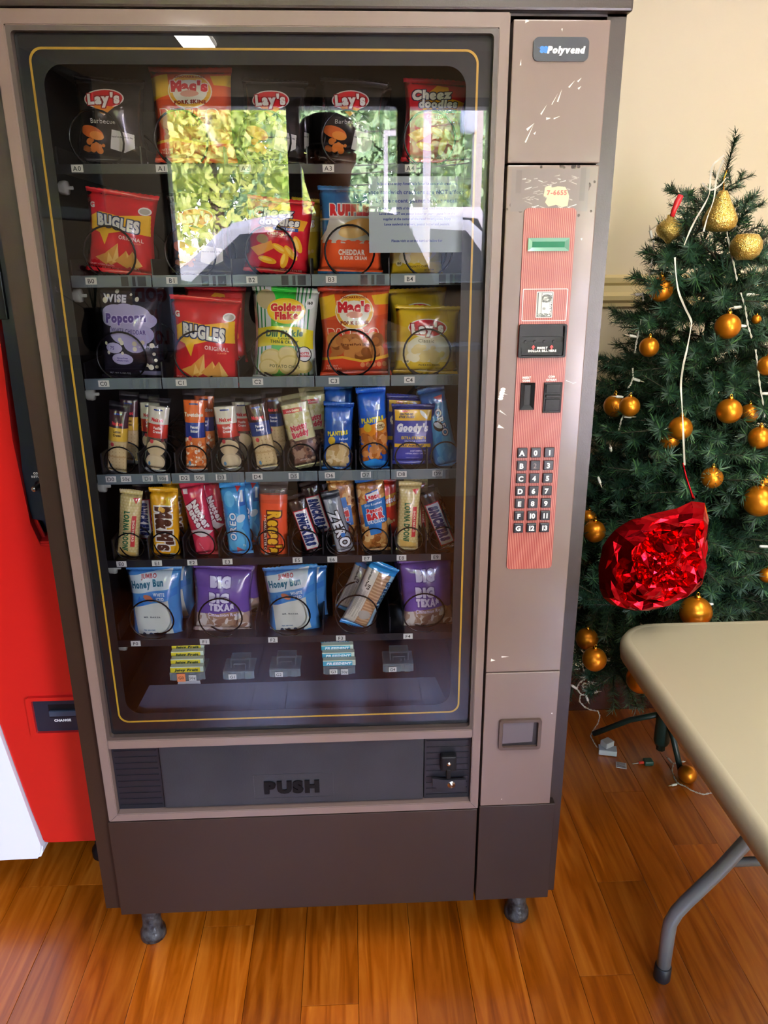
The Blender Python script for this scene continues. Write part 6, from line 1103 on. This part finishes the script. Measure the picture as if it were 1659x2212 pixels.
# ------------------------------------------------------------------ outside the windows
GZ = .10
bm = bmesh.new(); bx(bm, -30, 34, -45, WY-.16, GZ-.4, GZ); tag(obj('ground', bm, mat('asphalt', 'C6C4BC', .9, var=.1, vscale=2)), kind='structure')
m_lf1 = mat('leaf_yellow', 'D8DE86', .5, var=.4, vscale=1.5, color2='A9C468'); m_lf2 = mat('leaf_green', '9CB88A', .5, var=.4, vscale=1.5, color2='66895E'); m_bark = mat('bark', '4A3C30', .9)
for m in (m_lf1, m_lf2):
    b = m.node_tree.nodes['Principled BSDF']; b.inputs['Transmission Weight'].default_value = 0
def leaftree(x, y, zc, rx, rz, m, n, seed, label, sz=.075):
    t = thing('leafy_tree', label, 'tree', (x, y, GZ), 'trees across the parking lot'); rr = np.random.RandomState(seed); C_ = rr.normal(size=(26, 3)); C_ /= np.linalg.norm(C_, axis=1)[:, None]; C_ *= rr.uniform(.3, .85, (26, 1)); k = rr.randint(0, 26, n)
    p = C_[k]+rr.normal(size=(n, 3))*.17; p = p*[rx, rx*.7, rz]+[x, y, zc]; u = rr.normal(size=(n, 3)); u /= np.linalg.norm(u, axis=1)[:, None]; w = rr.normal(size=(n, 3)); w -= u*(w*u).sum(1)[:, None]; w /= np.linalg.norm(w, axis=1)[:, None]
    s = sz*rr.uniform(.6, 1.3, (n, 1)); V = np.stack([p-u*s, p+w*s*.55, p+u*s, p-w*s*.55], 1).reshape(-1, 3); me = bpy.data.meshes.new('crown'); me.from_pydata(V.tolist(), [], np.arange(4*n).reshape(-1, 4).tolist()); tag(obj('crown', me, m, t), kind='stuff')
    bm = bmesh.new(); tube(bm, [(x, y, GZ-.05), (x+.1, y, zc*.5), (x, y, zc)], [.16, .12, .06], 10); obj('trunk', bm, m_bark, t)
def mx(px, Y): return MR(px, 400, Y=Y).x
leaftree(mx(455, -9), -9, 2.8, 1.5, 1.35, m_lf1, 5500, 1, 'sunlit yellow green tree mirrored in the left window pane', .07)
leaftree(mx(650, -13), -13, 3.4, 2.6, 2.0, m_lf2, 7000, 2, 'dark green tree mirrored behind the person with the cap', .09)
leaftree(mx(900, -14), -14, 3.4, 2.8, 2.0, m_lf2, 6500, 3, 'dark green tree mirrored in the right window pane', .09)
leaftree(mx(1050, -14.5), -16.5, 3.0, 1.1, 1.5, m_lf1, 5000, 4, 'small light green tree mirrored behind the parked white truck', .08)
leaftree(mx(250, -14), -14, 3.4, 2.8, 2.0, m_lf2, 9000, 5, 'dark green tree standing left of the yellow green tree', .09)
leaftree(mx(1300, -14), -14, 3.4, 2.8, 2.0, m_lf2, 9000, 6, 'dark green tree standing right of the parked white truck', .09)
rr = np.random.RandomState(4); n = 14000; hx0, hx1 = mx(340, -4.3), mx(1090, -4.3); p = np.stack([rr.uniform(hx0, hx1, n), rr.uniform(-4.6, -4.1, n), rr.uniform(GZ, 1.28, n)+.05*np.sin(rr.uniform(0, 9, n))], 1); u = rr.normal(size=(n, 3))*.025; w = rr.normal(size=(n, 3))*.014; V = np.stack([p-u, p+w, p+u, p-w], 1).reshape(-1, 3); me = bpy.data.meshes.new('hedge'); me.from_pydata(V.tolist(), [], np.arange(4*n).reshape(-1, 4).tolist()); HG = obj('hedge', me, mat('hedge_green', '2F4A30', .6)); tag(HG, 'low clipped dark green hedge right outside the windows', 'hedge', kind='stuff')
m_car = mat('car_white', 'CFD6DE', .25, coat=1); m_win = mat('car_glass', '0E1218', .08, spec=.9); m_tire = mat('tire', '121212', .8)
def vehicle(name, label, x0, x1, yc, prof, wins, wheels, wid=1.8, body=None):
    t = thing(name, label, 'car', ((x0+x1)/2, yc, GZ)); L_ = x1-x0; bm = bmesh.new(); prism(bm, [(x0+L_*u, GZ+z) for u, z in prof], yc-wid/2, yc+wid/2); bmesh.ops.bevel(bm, geom=list(bm.edges), offset=.05, segments=2, affect='EDGES'); obj('body', bm, body or m_car, t)
    for w in wins:
        for s in (1, -1): bm = bmesh.new(); prism(bm, [(x0+L_*u, GZ+z) for u, z in w], yc+s*wid/2-.01, yc+s*wid/2+.012); obj('side_window', bm, m_win, t)
    for u in wheels:
        for s in (1, -1): bm = bmesh.new(); lathe(bm, [(.2, -.11), (.33, -.1), (.34, .0), (.33, .1), (.2, .11)], (x0+L_*u, yc+s*(wid/2-.06), GZ+.34), 22, axis='y'); w_ = obj('wheel', bm, m_tire, t); bm = bmesh.new(); lathe(bm, [(.19, -.115), (.17, -.125), (.02, -.12), (.02, .12), (.17, .125), (.19, .115)], (x0+L_*u, yc+s*(wid/2-.06), GZ+.34), 16, axis='y'); obj('hub', bm, m_silver, w_)
xa = mx(385, -6.2)-1.15
vehicle('sport_utility_car', 'silver white car parked close outside, mirrored low in the left window pane', xa, xa+4.6, -6.4, [(0, .35), (0, .85), (.05, 1.0), (.22, 1.08), (.36, 1.66), (.45, 1.74), (.8, 1.72), (.94, 1.15), (1, 1.0), (1, .4), (.9, .28), (.1, .28)], [[(.27, 1.12), (.385, 1.58), (.52, 1.62), (.52, 1.12)], [(.54, 1.12), (.54, 1.62), (.70, 1.62), (.72, 1.12)], [(.74, 1.12), (.72, 1.62), (.80, 1.6), (.88, 1.14)]], (.18, .8))
xb = mx(985, -8.3)
vehicle('pickup_truck', 'white truck parked farther off, mirrored at the right edge of the glass', xb-3.4, xb+1.0, -8.3, [(0, .45), (0, 1.15), (.5, 1.15), (.58, 1.9), (.82, 1.9), (.9, 1.25), (1, 1.15), (1, .45)], [[(.6, 1.28), (.63, 1.78), (.72, 1.8), (.72, 1.28)], [(.74, 1.28), (.74, 1.8), (.80, 1.78), (.86, 1.28)]], (.16, .84), body=mat('truck_white', 'F2F2F2', .3, coat=1))
m_pole = mat('white_post', 'F4F4F2', .5)
for px, py0, Y, w, lb in ((924, 200, -5.05, .03, 'thick white post mirrored right of the notice sheet'), (833, 282, -7.5, .022, 'thin white post with short crossarm mirrored above the notice sheet')):
    a = MR(px, py0, Y=Y); t = thing('white_post', lb, 'post', (a.x, Y, GZ)); bm = bmesh.new(); tube(bm, [(a.x, Y, GZ), (a.x, Y, a.z+(.6 if w > .03 else 0))], w, 12); obj('post', bm, m_pole, t)
    bm = bmesh.new(); bx(bm, a.x-.08, a.x+.08, Y-.08, Y+.08, GZ, GZ+.05, .01); obj('base_plate', bm, m_pole, t)
    if w < .03: bm = bmesh.new(); bx(bm, a.x-.02, a.x+.16, Y-.02, Y+.02, a.z-.05, a.z, .005); obj('crossarm', bm, m_pole, t)
a = MR(1034, 225, Y=-9.7); t = thing('utility_pole', 'grey utility pole with pale canister, mirrored at the right edge of the glass', 'pole', (a.x, -9.7, GZ)); bm = bmesh.new(); tube(bm, [(a.x, -9.7, GZ), (a.x, -9.7, 5.5)], .07, 10); obj('pole', bm, mat('pole_grey', '8A8680', .8), t); b = MR(1022, 258, Y=-9.7); bm = bmesh.new(); lathe(bm, [(.10, -.16), (.12, -.14), (.12, .14), (.10, .16)], (b.x-.05, -9.7, b.z), 14); obj('canister', bm, mat('canister', 'B8C4D2', .3), t)
for i, (y0, y1) in enumerate(((255, 262), (322, 342), (345, 350), (365, 385))):
    A, B = MR(640, y0, Y=-9.7), MR(1034, y1, Y=-9.7); A = B+(A-B)*3; bm = bmesh.new(); tube(bm, [A.lerp(B, k/12)-Vector((0, 0, .25*math.sin(k/12*PI))) for k in range(13)], .008, 5); tag(obj('power_line', bm, m_black), '%s of four power lines running to the grey utility pole outside' % ['topmost', 'second', 'third', 'lowest'][i], 'wire', 'power lines outside')
